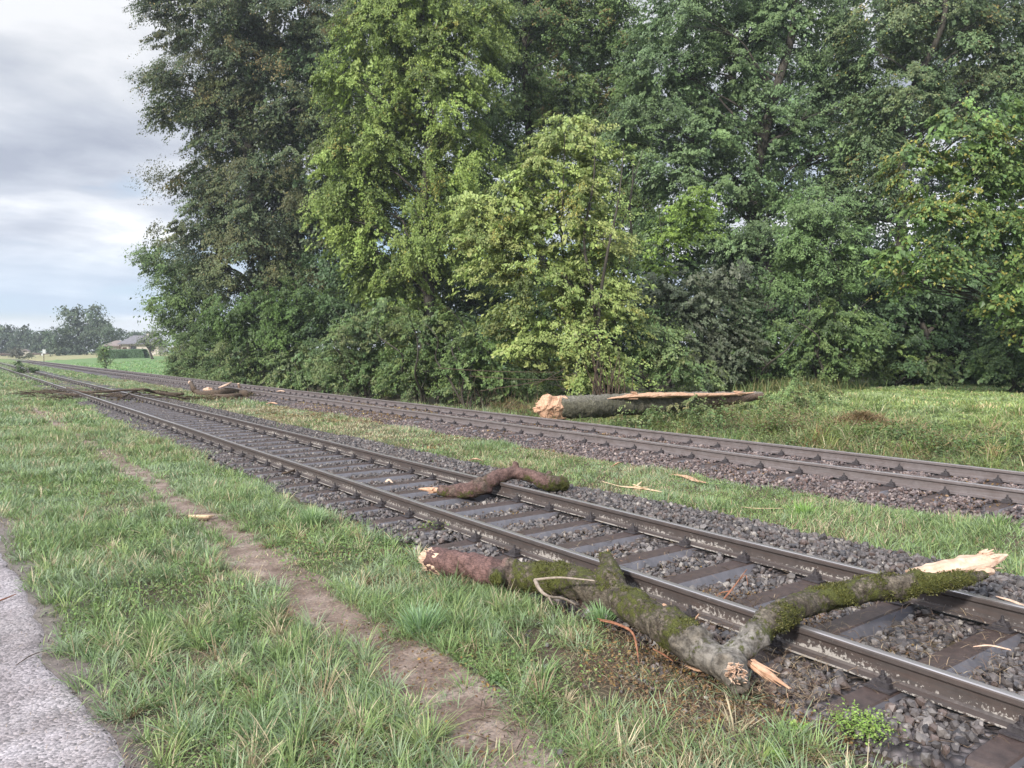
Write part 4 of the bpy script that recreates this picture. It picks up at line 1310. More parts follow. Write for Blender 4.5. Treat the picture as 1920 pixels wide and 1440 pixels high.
# clover and other small leaved plants in the turf
rg = np.random.default_rng(41)
def clover(x0, x1, y0, y1, n, sz, keep):
    x = rg.uniform(x0, x1, n); y = rg.uniform(y0, y1, n)
    k = (fbm(x * 1.5, y * 1.5, 33) > 0.52) & (rg.uniform(size=n) < keep(x, y))
    x, y = x[k], y[k]; n = len(x)
    N = np.array([0, 0, 1.0]) + rg.normal(0, 0.4, (n, 3))
    C_ = np.array([(0.13, 0.22, 0.06), (0.17, 0.27, 0.07), (0.21, 0.28, 0.10), (0.16, 0.18, 0.07)])[rg.integers(0, 4, n)]
    return leaves(np.stack([x, y, gz(x, y) + rg.uniform(0.01, 0.075, n)], 1), N, rg.normal(size=(n, 3)), sz * rg.uniform(0.5, 1.4, n), C_ * rg.uniform(0.75, 1.25, (n, 1)), rg)
mergeobj('clover', [clover(0.5, 3.7, 1.5, 6, 30000, 0.018, L), clover(0.4, 3.8, 6, 14, 30000, 0.024, L), clover(6.8, 9.2, 2, 14, 26000, 0.022, m0)],
         M['leaf'], kind='stuff', category='clover', label='small leaved clover and weeds mixed through the turf')

# heap of bark crumbs and twigs behind the log
ts = []
for k in range(150):
    q = g3(1345 + rg.normal(0, 42), 1142 + rg.normal(0, 15), -0.165)
    a = rg.uniform(0, 6.28); l = rg.uniform(0.03, 0.12); e_ = np.array([math.cos(a) * l, math.sin(a) * l, rg.uniform(-0.01, 0.05)])
    ts.append(tube([q, q + e_ * 0.5 + rg.normal(0, 0.008, 3), q + e_], [0.003, 0.0028, 0.0012], 4, 4, seed=k))
for k in range(700):
    q = g3(rg.uniform(900, 1900), rg.uniform(960, 1400), -0.17)
    if q[0] < 3.0:
        q[2] = -0.195
    a = rg.uniform(0, 6.28); l = rg.uniform(0.03, 0.16); e_ = np.array([math.cos(a) * l, math.sin(a) * l, rg.uniform(-0.005, 0.02)])
    ts.append(tube([q, q + e_ * 0.5 + rg.normal(0, 0.01, 3), q + e_], [0.0028, 0.0026, 0.001], 4, 4, seed=k))
V, F = join(ts)
tag(mesh('twig_litter', V, F, M['bark_thin']), 'small broken twigs strewn over the ballast and turf around the logs', 'twig litter', kind='stuff')
ts = []
for k in range(260):
    c_ = [(1880, 1110), (800, 1085), (1400, 1300), (780, 925), (1250, 915), (1150, 1075)][k % 6]
    q = g3(c_[0] + rg.normal(0, 45), c_[1] + rg.normal(0, 22), -0.165)
    if q[0] < 3.5:
        q[2] = -0.19
    a = rg.uniform(0, 6.28); l = rg.uniform(0.008, 0.035); e_ = np.array([math.cos(a) * l, math.sin(a) * l, rg.uniform(-0.003, 0.012)])
    ts.append(tube([q, q + e_], [0.003, 0.0015], 4, 3, seed=k, squash=0.5))
V, F = join(ts)
tag(mesh('wood_crumbs', V, F, M['wood']), 'tiny pale wood crumbs scattered around the broken ends of the logs', 'wood crumbs', kind='stuff')

# straw-like debris (broken needles of grass) over dirt and around the log
def straws(n, u0, u1, v0, v1, l, wd, seed, z=-0.2, pal=((0.45, 0.36, 0.23), (0.33, 0.24, 0.15), (0.22, 0.14, 0.09))):
    r = np.random.default_rng(seed)
    P = np.array([G(a, b, z)[:2] for a, b in zip(r.uniform(u0, u1, n), r.uniform(v0, v1, n))])
    C = np.array(pal)[r.choice(len(pal), n)] * r.uniform(0.7, 1.2, (n, 1))
    zz = np.where((P[:, 0] > 3.4) & (P[:, 0] < 6.8), -0.165, gz(P[:, 0], P[:, 1]) + 0.022)
    return blades(P[:, 0], P[:, 1], zz + r.uniform(0, 0.02, n), l * r.uniform(0.4, 1.4, n), np.full(n, wd), np.clip(r.normal(1.48, 0.07, n), 1.2, 1.56) / 0.9, r.uniform(0, 6.28, n), C, r)
parts = [straws(1500, 560, 1000, 1080, 1440, 0.05, 0.0022, 1), straws(900, 300, 650, 900, 1120, 0.06, 0.003, 2),
         straws(4200, 1050, 1560, 1180, 1440, 0.07, 0.0022, 3), straws(500, 1280, 1900, 1130, 1300, 0.11, 0.003, 4),
         straws(500, 850, 1350, 980, 1180, 0.10, 0.003, 5), straws(250, 0, 230, 1000, 1440, 0.03, 0.002, 6)]
mergeobj('straw_litter', parts, M['blade'], kind='stuff', category='straw litter', label='dry straws and bark threads scattered over the dirt, turf and ballast')

# scattered single stones on the verge
rg = np.random.default_rng(9)
P = []
for u0, u1, v0, v1, n in ((1000, 1500, 1280, 1435, 60), (1150, 1330, 1180, 1300, 120), (560, 1040, 1080, 1440, 420), (300, 600, 900, 1120, 120), (1290, 1700, 1300, 1440, 260), (60, 290, 1020, 1440, 900), (0, 130, 960, 1200, 400), (1500, 1900, 1340, 1440, 200)):
    for k in range(n):
        q = G(rg.uniform(u0, u1), rg.uniform(v0, v1), -0.2)
        P.append((q.x, q.y, float(gz(q.x, q.y)) + 0.012))
P = np.array(P)
S = np.where(P[:, 0] < 2.55, rg.uniform(0.003, 0.010, len(P)), rg.uniform(0.008, 0.026, len(P)))
mergeobj('loose_stones', [stones(P, S, stone_cols(len(P), rg) * 1.1, rg)], M['stone'], kind='stuff', category='stones', label='stray stones lying loose in the verge and on the path edge')
for k, (u, v, s, lab) in enumerate(((1052, 1414, 0.034, 'dark grey angular stone on the bottom edge of the dirt strip'), (1222, 1292, 0.022, 'dark upright stone in the grass below the middle of the forked log'),
                                   (1848 - 480, 1300 + 60, 0.02, 'small grey stone in the grass just below the fork stub'))):
    q = G(u, v, -0.2)
    V, F, C = stones(np.array([[0, 0, 0.0]]), np.array([s]), np.array([[0.12, 0.11, 0.115]]), np.random.default_rng(k + 5))
    o = mesh('stone', V, F, M['stone'], C=C); o.location = (q.x, q.y, float(gz(q.x, q.y)) + s * 0.7)
    tag(o, lab, 'stone')

# ------------------------------------------------------------------ trees
def crown_leaves(lumps, d, size, cov, pal, rng, droop=0.25, flat=0.35, tint_amp=0.22, boughr=1.0, depth=0.9, accent=None, up=0.8, yfac=0.0, loose=1.0):
    """lumps: (u, v, ru, rv) silhouettes of foliage masses on the photograph, stood up at distance d with real depth"""
    PP, NN, DD, CC = [], [], [], []
    bl = []
    size = size * 0.78
    lpx = size * 1443.0 / d
    for (u, v, ru, rv, *ex) in lumps:
        dd = d + (ex[0] if ex else 0.0)
        c = PD(u, v, dd)
        rx, rz = ru * dd / 1443.0, rv * dd / 1443.0
        ry = max(rx, rz) * depth
        nb = max(4, int(5.0 * rx * rz / boughr ** 2) + 3)
        tot = int(math.pi * ru * rv * cov / (lpx * lpx * 0.36))
        per = max(10, tot // nb)
        for b in range(nb):
            q = rng.normal(size=3); q /= np.linalg.norm(q)
            q *= rng.uniform(0.35, 1.0) ** 0.5
            bc = c + q[0] * rx * np.array([CY, -SY, 0]) + q[1] * ry * np.array([SY, CY, 0]) + q[2] * rz * np.array([0, 0, 1.0])
            bl.append(bc)
            out = np.array([q[0] * CY + q[1] * SY, -q[0] * SY + q[1] * CY, 0]) + rng.normal(0, 0.35, 3) * np.array([1, 1, 0])
            out /= np.linalg.norm(out) + 1e-6
            ax = out + np.array([0, 0, -droop + rng.normal(0, 0.18)]); ax /= np.linalg.norm(ax)
            sd_ = np.cross(ax, [0, 0, 1.0]); sd_ /= np.linalg.norm(sd_); nz = np.cross(sd_, ax)
            if nz[2] < 0:
                nz = -nz
            br = boughr * rng.uniform(0.65, 1.35)
            m = int(per * rng.uniform(0.6, 1.4))
            # sprays inside the bough
            ns = max(3, int(br * 7))
            k = rng.integers(0, ns, m)
            sa = rng.uniform(-1.0, 1.0, ns); sh = rng.normal(0, flat * 0.8, ns); sl = rng.uniform(0.6, 1.15, ns)
            t = rng.uniform(0, 1, m) ** 0.75 * sl[k] * 1.5 - 0.45
            lat = (sa[k] * 0.75 * (0.45 + np.maximum(t, 0)) + rng.normal(0, 0.09, m) * loose) * br
            hh = (sh[k] + rng.normal(0, 0.06, m) * loose) * br - 0.18 * br * np.maximum(t, 0) ** 2 - 0.10 * br * np.abs(sa[k])
            P = bc + ax * (t * br)[:, None] + sd_ * lat[:, None] + nz * hh[:, None]
            N = np.array([-0.25, -0.1, up * 0.75]) + out * 0.55 + rng.normal(0, 0.42, (m, 3))
            D = ax * 0.8 + sd_ * (sa[k])[:, None] * 0.8 + np.array([0, 0, -0.5]) + rng.normal(0, 0.4, (m, 3))
            pc = pal[rng.integers(0, len(pal))]
            col_ = lerp(np.tile(pc, (m, 1)), np.asarray(pal)[rng.integers(0, len(pal), m)], np.full(m, 0.45))
            col_ = col_ * (1 + rng.normal(0, tint_amp, (1, 1))) * rng.uniform(0.82, 1.2, (m, 1)) * np.array([1.24, 1.22, 1.10])
            if accent is not None:
                ac, pr, pbough = accent
                pa = pr + (0.5 if rng.uniform() < pbough else 0)
                s_ = rng.uniform(size=m) < pa
                col_[s_] = np.asarray(ac)[rng.integers(0, len(ac), s_.sum())] * rng.uniform(0.7, 1.2, (s_.sum(), 1))
            PP.append(P); NN.append(N); DD.append(D); CC.append(np.clip(col_, 0.004, 1))
    P = np.concatenate(PP); N = np.concatenate(NN); D = np.concatenate(DD); C = np.concatenate(CC)
    k = P[:, 2] > gz(P[:, 0], P[:, 1]) + 0.03
    P, N, D, C = P[k], N[k], D[k], C[k]
    return leaves(P, N, D, size * rng.uniform(0.65, 1.3, len(P)), C, rng), np.array(bl)


def stem_tubes(base, top, r0, boughs, rng, nlimb=14, bend=0.6, r1=0.25):
    base = np.asarray(base, float); top = np.asarray(top, float)
    pts = []
    for i in range(6):
        t = i / 5
        pts.append(base * (1 - t) + top * t + rng.normal(0, bend * (0.15 + 0.6 * t) * (1 if 0 < i < 5 else 0), 3) * np.array([1, 1, 0]))
    ts = [tube(pts, [r0 * 1.25, r0, r0 * 0.85, r0 * 0.65, r0 * 0.42, r0 * 0.15], 9, 26, bump=0.12, seed=int(rng.integers(99)))]
    Qc = catmull(np.array(pts), 40)
    if len(boughs):
        sel = boughs[rng.choice(len(boughs), min(nlimb, len(boughs)), replace=False)]
        for b in sel:
            hz = np.linalg.norm(b[:2] - base[:2])
            zt = b[2] - 0.55 * hz - 0.5
            k = int(np.clip(np.searchsorted(Qc[:, 2], max(zt, base[2] + 0.35)), 2, 36))
            p = Qc[k]
            rr = r0 * (1 - k / 46) * 0.42
            mid_ = (p * 0.5 + b * 0.5) + rng.normal(0, 0.25, 3) + np.array([0, 0, 0.12 * np.linalg.norm(b - p)])
            ts.append(tube([p, (p + mid_) / 2 + rng.normal(0, 0.12, 3), mid_, b], [rr, rr * 0.75, rr * 0.5, rr * 0.14], 6, 12, bump=0.15, seed=int(rng.integers(99))))
            near = boughs[np.argsort(((boughs - b) ** 2).sum(1))[1:4]]
            for q in near:
                ts.append(tube([mid_, (mid_ + q) / 2 + rng.normal(0, 0.15, 3), q], [rr * 0.38, rr * 0.25, 0.012], 5, 7, seed=1))
    return ts


def tree(label, lumps, d, size, cov, pal, base_u, topv, r0=0.25, seed=1, name='broadleaf_tree', cat='tree', group=None, dbase=None, nlimb=16, bend=0.5, multi=1, fill=1.3, **kw):
    rng = np.random.default_rng(seed)
    db = dbase or d
    b = PD(base_u, 700, db); b[2] = float(gz(b[0], b[1])) - 0.1
    (V, F, C), bl = crown_leaves(lumps, d, size, cov * 1.25, pal, rng, **kw)
    inner = [(a_, b_, c_ * 0.72, e_ * 0.72) + tuple(x_) for (a_, b_, c_, e_, *x_) in lumps]
    k2 = dict(kw); k2.pop('accent', None); k2['depth'] = 0.6
    (V2, F2, C2), _ = crown_leaves(inner, d, size * 2.0, cov * fill * 1.1, pal, rng, **k2)
    F = np.concatenate([F, F2 + len(V)]); V = np.concatenate([V, V2]); C = np.concatenate([C, C2])
    t = empty(name, tuple(b), label=label, cat=cat, group=group)
    mesh('crown', V - b, F, M['leaf'], t, C=C)
    tv = PD(base_u + rng.uniform(-30, 30), topv, d)
    ts = []
    for k in range(multi):
        off = rng.normal(0, 0.25, 3) * np.array([1, 1, 0]) if multi > 1 else np.zeros(3)
        tt = tv + (rng.normal(0, 1.2, 3) * np.array([1, 1, 0.4]) if multi > 1 else 0)
        ts += stem_tubes(b + off, tt, r0, bl, rng, max(3, nlimb // multi), bend)
    V, F = join(ts)
    mesh('trunk', V - b, F, M['bark_tree'], t, smooth=True)
    return t


WG = 'trees along the edge of the woods'
beech = [(0.070, 0.108, 0.055), (0.060, 0.092, 0.050), (0.105, 0.125, 0.055), (0.085, 0.12, 0.066), (0.125, 0.125, 0.06)]
linden = [(0.16, 0.225, 0.058), (0.19, 0.26, 0.07), (0.13, 0.19, 0.055), (0.22, 0.28, 0.085), (0.11, 0.16, 0.05)]
hazel = [(0.215, 0.28, 0.09), (0.245, 0.305, 0.11), (0.175, 0.235, 0.08), (0.14, 0.20, 0.065), (0.275, 0.30, 0.12)]
midg = [(0.09, 0.145, 0.055), (0.115, 0.175, 0.06), (0.075, 0.125, 0.05), (0.135, 0.185, 0.07)]
oak = [(0.10, 0.165, 0.080), (0.125, 0.19, 0.095), (0.085, 0.14, 0.07), (0.145, 0.21, 0.105), (0.115, 0.17, 0.07)]
birch = [(0.10, 0.165, 0.065), (0.125, 0.19, 0.075), (0.085, 0.14, 0.055)]
maple = [(0.085, 0.15, 0.05), (0.11, 0.18, 0.055), (0.07, 0.12, 0.045), (0.14, 0.20, 0.06)]
dark = [(0.045, 0.082, 0.036), (0.056, 0.097, 0.042), (0.04, 0.07, 0.033), (0.065, 0.108, 0.047)]  # deep green leaves, with shade inside the woods put into the colour
grey = [(0.10, 0.125, 0.085), (0.085, 0.11, 0.07), (0.12, 0.13, 0.10), (0.07, 0.10, 0.055)]
bushy = [(0.09, 0.15, 0.06), (0.12, 0.185, 0.07), (0.07, 0.12, 0.05), (0.15, 0.20, 0.085), (0.14, 0.155, 0.07)]
yel = [(0.32, 0.29, 0.07), (0.27, 0.27, 0.07)]
brn = [(0.20, 0.15, 0.06), (0.24, 0.19, 0.07)]

tree('towering dark beech with brownish patches at the left end of the woods',
     [(400, 40, 130, 80), (350, 165, 75, 55), (305, 150, 35, 16), (320, 215, 40, 28), (400, 190, 60, 55), (345, -10, 65, 55), (520, 20, 140, 100), (630, 70, 90, 100), (430, 255, 70, 80), (560, 210, 130, 90), (650, 250, 60, 90),
      (410, 340, 75, 45), (350, 335, 45, 20), (510, 370, 130, 90), (600, 430, 100, 90), (390, 430, 95, 65), (470, 490, 120, 70), (580, 530, 80, 60), (460, 130, 90, 70), (480, -120, 150, 80), (620, -100, 100, 80)],
     60, 0.19, 3.0, beech, 500, -160, 0.5, 1, group=WG, accent=(brn, 0.035, 0.07), droop=0.45, boughr=1.5, nlimb=34, bend=1.0)
tree('smaller airy tree at the far left tip of the woods, below the overhanging beech',
     [(300, 490, 50, 35), (345, 520, 60, 40), (320, 570, 50, 35), (375, 590, 65, 45), (365, 640, 50, 40), (325, 612, 28, 24), (390, 540, 50, 40), (375, 680, 45, 28), (410, 650, 55, 50), (268, 480, 22, 16)],
     66, 0.18, 2.3, midg, 350, 490, 0.16, 2, group=WG, boughr=1.1, nlimb=18, loose=1.3)
tree('tall yellow green linden hanging like a curtain beside the dark left end beech',
     [(770, -60, 130, 90), (790, 50, 125, 95), (690, 60, 60, 70), (700, 170, 100, 80), (830, 180, 110, 100), (640, 320, 60, 75), (700, 270, 80, 70), (760, 330, 100, 80), (860, 330, 80, 90), (625, 400, 45, 50), (690, 430, 75, 55),
      (780, 460, 90, 70), (700, 510, 60, 45), (850, 450, 60, 60), (760, 560, 80, 50), (900, 60, 70, 80), (680, 360, 60, 60)],
     42, 0.155, 3.4, linden, 790, -150, 0.32, 3, name='linden_tree', group=WG, accent=(yel, 0.025, 0.05), droop=0.75, boughr=1.0, nlimb=30, up=0.6)
tree('bright yellow green hazel standing out in front of the woods above the broken trunk end',
     [(1060, 265, 60, 45), (1110, 300, 50, 50), (1020, 335, 65, 45), (1090, 380, 65, 45), (960, 385, 60, 40), (885, 395, 48, 30), (920, 440, 60, 35), (1000, 430, 75, 40), (1100, 450, 60, 45), (1150, 500, 35, 35), (930, 490, 55, 30), (1020, 505, 80, 40),
      (1110, 545, 70, 45), (1010, 570, 75, 40), (1140, 590, 40, 40), (960, 600, 40, 30), (1040, 630, 80, 40), (970, 655, 55, 25), (1110, 650, 60, 40), (1080, 700, 50, 30), (1130, 690, 30, 40)],
     27, 0.118, 3.6, hazel, 1120, 250, 0.07, 4, name='hazel_tree', group=WG, accent=(yel, 0.03, 0.06), boughr=0.78, nlimb=26, multi=5, bend=0.5, droop=0.2, up=0.75, dbase=26.5)
tree('tall mid green tree behind and above the bright hazel',
     [(980, 40, 110, 90), (1090, 40, 100, 90), (960, 180, 90, 80), (1070, 190, 80, 80), (1180, 200, 70, 90), (930, 290, 70, 60), (1180, 320, 60, 80), (1190, 430, 50, 70), (1030, -80, 140, 80), (890, 540, 60, 70), (1170, 70, 70, 70)],
     50, 0.18, 2.7, midg, 1020, -150, 0.34, 5, group=WG, accent=(brn, 0.02, 0.05), boughr=1.2, nlimb=26, droop=0.4)
tree('broad blue green oak with dark forked limbs right of the middle of the woods',
     [(1290, 40, 110, 80), (1240, 150, 75, 70), (1370, 140, 100, 80), (1480, 60, 110, 90), (1320, 250, 90, 65), (1450, 240, 95, 70), (1560, 170, 80, 80), (1260, 320, 65, 45), (1390, 350, 80, 45), (1510, 370, 80, 50), (1580, 290, 60, 70), (1400, -80, 180, 80), (1180, 230, 45, 50), (1340, 440, 70, 45), (1430, 450, 70, 45), (1260, 430, 60, 45), (1380, 500, 60, 40), (1600, 400, 50, 50)],
     44, 0.165, 3.0, oak, 1440, -120, 0.42, 6, name='oak_tree', group=WG, boughr=1.1, nlimb=30, bend=1.2, droop=0.3)
tree('light green feathery young tree standing in front of the oak',
     [(1535, 400, 60, 45), (1560, 455, 55, 40), (1490, 490, 60, 35), (1550, 520, 65, 35), (1450, 530, 40, 25), (1500, 440, 40, 35), (1600, 480, 30, 50)],
     33, 0.12, 2.4, birch, 1570, 380, 0.06, 7, group=WG, boughr=0.75, nlimb=20, droop=0.35)
tree('maple hanging in from the right edge with large yellow tipped leaves',
     [(1850, 340, 80, 55), (1760, 390, 70, 45), (1900, 250, 80, 70), (1690, 470, 50, 30), (1770, 475, 65, 35), (1880, 430, 70, 45), (1720, 320, 60, 50), (1830, 420, 60, 40), (1700, 520, 35, 22), (1950, 360, 60, 90), (1920, 470, 50, 25), (1660, 500, 25, 15), (1800, 250, 70, 60), (1935, 535, 60, 40), (1880, 560, 50, 30), (1950, 600, 50, 40)],
     26, 0.15, 2.6, maple, 1985, 150, 0.26, 8, name='maple_tree', group=WG, accent=(yel, 0.10, 0.12), boughr=0.75, nlimb=8, bend=0.6, droop=0.3, dbase=29)
tree('dark leaning tree filling the upper right corner of the woods',
     [(1650, 60, 100, 80), (1780, 40, 110, 90), (1890, 70, 90, 90), (1700, 180, 90, 70), (1820, 170, 90, 70), (1640, 260, 50, 80), (1650, 370, 50, 60), (1920, 160, 60, 80), (1760, -70, 150, 70)],
     42, 0.17, 2.6, [(0.09, 0.14, 0.07), (0.115, 0.17, 0.085), (0.075, 0.12, 0.06), (0.115, 0.14, 0.07)], 1690, -130, 0.3, 9, group=WG, accent=(brn + yel, 0.03, 0.06), boughr=1.1, nlimb=28, bend=1.4, droop=0.4)
tree('grey green willow shrub right of the bright hazel, dull and dusty looking',
     [(1300, 540, 65, 40), (1350, 580, 75, 40), (1260, 590, 50, 40), (1380, 530, 50, 35), (1290, 640, 60, 40), (1240, 540, 30, 30), (1370, 650, 60, 40), (1320, 690, 60, 30)],
     31, 0.12, 3.2, grey, 1330, 530, 0.045, 10, name='willow_shrub', cat='shrub', group=WG, boughr=0.6, nlimb=12, multi=3)
tree('sapling with bright yellow green leaves between the hazel and the oak trunk',
     [(1275, 400, 50, 30), (1310, 380, 35, 25), (1255, 450, 40, 25), (1230, 500, 30, 30), (1320, 425, 25, 20)],
     34, 0.13, 2.1, [(0.15, 0.23, 0.05), (0.18, 0.26, 0.06), (0.12, 0.19, 0.045)], 1260, 380, 0.06, 11, name='sapling', cat='sapling', group=WG, boughr=0.6, nlimb=12)
tree('green leafy tree in the low gap between the dark beech and the linden',
     [(540, 560, 70, 40), (590, 600, 60, 40), (480, 600, 70, 45), (520, 650, 80, 40), (430, 590, 50, 40), (640, 560, 40, 50)],
     50, 0.16, 2.6, [(0.075, 0.13, 0.04), (0.095, 0.155, 0.045), (0.06, 0.105, 0.036)], 560, 540, 0.16, 12, group=WG, boughr=0.95, nlimb=16, droop=0.5)
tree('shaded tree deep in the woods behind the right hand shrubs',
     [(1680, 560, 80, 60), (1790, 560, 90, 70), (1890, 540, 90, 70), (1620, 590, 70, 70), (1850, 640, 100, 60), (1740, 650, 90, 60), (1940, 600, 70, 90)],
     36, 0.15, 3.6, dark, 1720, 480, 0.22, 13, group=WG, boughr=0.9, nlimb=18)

SG = 'shrubs along the foot of the woods'
tree('rounded shrub at the left foot of the woods, nearest the distant meadow', [(360, 665, 45, 28), (400, 690, 50, 22), (340, 690, 30, 18)], 60, 0.15, 2.4, bushy, 380, 650, 0.05, 21, 'shrub', 'shrub', SG, boughr=0.8, nlimb=8, multi=3)
tree('dark shrub under the beech beside the farther track', [(460, 670, 55, 38), (430, 700, 50, 22), (500, 690, 45, 30)], 50, 0.14, 2.4, bushy, 460, 650, 0.05, 22, 'shrub', 'shrub', SG, boughr=0.75, nlimb=8, multi=3)
tree('leafy shrub leaning over the farther rail below the gap left of the linden', [(570, 680, 60, 42), (540, 710, 50, 22), (620, 700, 55, 30)], 42, 0.13, 2.5, bushy, 575, 660, 0.05, 23, 'shrub', 'shrub', SG, boughr=0.65, nlimb=9, multi=3)
tree('big round shrub right under the left curtain of the linden', [(670, 630, 70, 55), (700, 690, 60, 38), (640, 680, 45, 40), (720, 600, 50, 45)], 36, 0.125, 2.6, bushy, 680, 590, 0.05, 24, 'shrub', 'shrub', SG, boughr=0.65, nlimb=12, multi=4)
tree('tall shrub below the middle of the linden with small light leaves', [(780, 640, 65, 60), (820, 700, 60, 35), (760, 700, 50, 35), (840, 620, 50, 60)], 32, 0.115, 2.6, [(0.085, 0.14, 0.045), (0.11, 0.165, 0.055), (0.065, 0.11, 0.04), (0.14, 0.16, 0.06)], 800, 580, 0.05, 25, 'shrub', 'shrub', SG, boughr=0.6, nlimb=12, multi=4)
tree('dim shrub in the shade immediately left of the bright hazel', [(890, 650, 55, 55), (880, 700, 50, 32), (930, 705, 45, 28)], 29, 0.11, 2.5, midg, 890, 600, 0.045, 26, 'shrub', 'shrub', SG, boughr=0.55, nlimb=10, multi=4)
tree('shrub behind the middle of the long fallen trunk', [(1240, 660, 55, 50), (1290, 690, 55, 32), (1210, 620, 35, 50)], 28, 0.11, 2.5, bushy, 1250, 610, 0.045, 27, 'shrub', 'shrub', SG, boughr=0.55, nlimb=10, multi=4)
tree('dark green shrub behind the thin end of the long fallen trunk', [(1380, 650, 60, 45), (1430, 680, 55, 35), (1360, 690, 50, 25), (1450, 630, 45, 40)], 32, 0.12, 2.5, dark + midg, 1400, 600, 0.045, 28, 'shrub', 'shrub', SG, boughr=0.6, nlimb=10, multi=4)
tree('leggy shrub under the feathery young tree, right of the thin trunk end', [(1550, 600, 55, 55), (1530, 665, 60, 42), (1590, 670, 50, 38), (1610, 620, 45, 45)], 32, 0.12, 3.0, midg, 1540, 560, 0.045, 29, 'shrub', 'shrub', SG, boughr=0.6, nlimb=10, multi=4)
tree('yellowish low shrub at the back of the meadow, left of the dark spreading one', [(1670, 670, 55, 38), (1720, 680, 55, 33), (1640, 690, 40, 25)], 36, 0.125, 2.5, [(0.10, 0.15, 0.05), (0.12, 0.165, 0.05), (0.075, 0.12, 0.04)], 1680, 650, 0.045, 30, 'shrub', 'shrub', SG, boughr=0.6, nlimb=9, multi=4)
tree('dark spreading shrub at the back of the meadow near the right edge', [(1790, 680, 50, 35), (1840, 670, 55, 45), (1810, 700, 60, 20)], 37, 0.13, 2.5, dark, 1810, 650, 0.045, 31, 'shrub', 'shrub', SG, boughr=0.65, nlimb=9, multi=4)
tree('low leafy green bush at the back of the meadow between the yellowish and dark shrubs', [(1755, 700, 45, 22), (1735, 690, 35, 26)], 35, 0.12, 2.6, bushy, 1750, 680, 0.04, 33, 'shrub', 'shrub', SG, boughr=0.5, nlimb=7, multi=3)
tree('rightmost shrub at the back of the meadow, cut by the right edge', [(1900, 640, 60, 60), (1930, 690, 60, 35), (1870, 680, 50, 35), (1940, 580, 50, 60)], 30, 0.12, 3.2, dark + midg, 1910, 630, 0.045, 32, 'shrub', 'shrub', SG, boughr=0.65, nlimb=9, multi=4)

# deeper woodland that closes the view between the front trees
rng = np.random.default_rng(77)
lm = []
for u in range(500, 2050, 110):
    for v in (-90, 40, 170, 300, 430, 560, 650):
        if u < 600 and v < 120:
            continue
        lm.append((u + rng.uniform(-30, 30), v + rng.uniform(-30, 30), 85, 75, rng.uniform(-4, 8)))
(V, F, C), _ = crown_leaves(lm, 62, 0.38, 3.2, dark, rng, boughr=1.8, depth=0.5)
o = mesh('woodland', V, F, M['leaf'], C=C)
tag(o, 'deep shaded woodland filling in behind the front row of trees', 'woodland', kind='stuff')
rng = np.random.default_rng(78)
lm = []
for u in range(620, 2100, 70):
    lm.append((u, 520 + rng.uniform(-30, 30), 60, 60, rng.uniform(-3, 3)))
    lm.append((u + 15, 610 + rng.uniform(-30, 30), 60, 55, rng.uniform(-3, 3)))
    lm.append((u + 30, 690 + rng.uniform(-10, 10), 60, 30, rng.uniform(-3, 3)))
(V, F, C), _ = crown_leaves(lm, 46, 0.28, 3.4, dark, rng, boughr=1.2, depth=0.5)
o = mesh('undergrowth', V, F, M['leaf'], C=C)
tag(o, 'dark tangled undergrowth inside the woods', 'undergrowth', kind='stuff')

# low ground cover (ivy, bramble, nettle) along the wood edge and round the fallen trunk
rng = np.random.default_rng(80)
cv_ = []
for u0, u1, v0, v1, n in ((330, 1000, 700, 745, 60), (900, 1140, 715, 765, 26), (1130, 1560, 690, 735, 50), (1560, 2000, 700, 722, 36)):
    for k in range(n):
        f = rng.uniform()
        u = u0 + (u1 - u0) * f
        vb = {330: 712 + 52 * (u - 330) / 670, 900: 755, 1130: 738, 1560: 724}[u0]
        g = G(u, vb - rng.uniform(0, 14), -0.35)
        d = g.x * SY + g.y * CY
        cv_.append((u, d, rng.uniform(0.35, 0.8)))
parts = []
for u, d, r in cv_:
    v = 720 + (H + 0.35 - r * 0.6) / d * 1443 - 61
    (V, F, C), _ = crown_leaves([(u, v, r * 1443 / d * 1.4, r * 1443 / d)], d, 0.10 if d < 35 else 0.13, 2.2, bushy, rng, boughr=0.45, depth=1.0)
    parts.append((V, F, C))
for u, v, d, r in ((1225, 778, 20.5, 0.3), (1265, 772, 21, 0.35), (1300, 768, 21.5, 0.4), (1335, 763, 22, 0.4), 
                   (1475, 744, 24, 0.5), (1420, 740, 24.5, 0.35), (1500, 735, 25.5, 0.6), (1340, 776, 20.5, 0.35), (1400, 768, 21, 0.35), (1455, 762, 21.5, 0.35), (1530, 742, 25, 0.5), (1180, 785, 20, 0.25)):
    (V, F, C), _ = crown_leaves([(u, v, r * 1443 / d * 1.3, r * 1443 / d * 0.75)], d, 0.085, 1.8, bushy + [(0.16, 0.14, 0.07)], rng, boughr=0.32, depth=0.8)
    parts.append((V, F, C))
o = mergeobj('brambles', parts, M['leaf'], kind='stuff', category='brambles', label='brambles and ivy covering the ground along the edge of the woods')
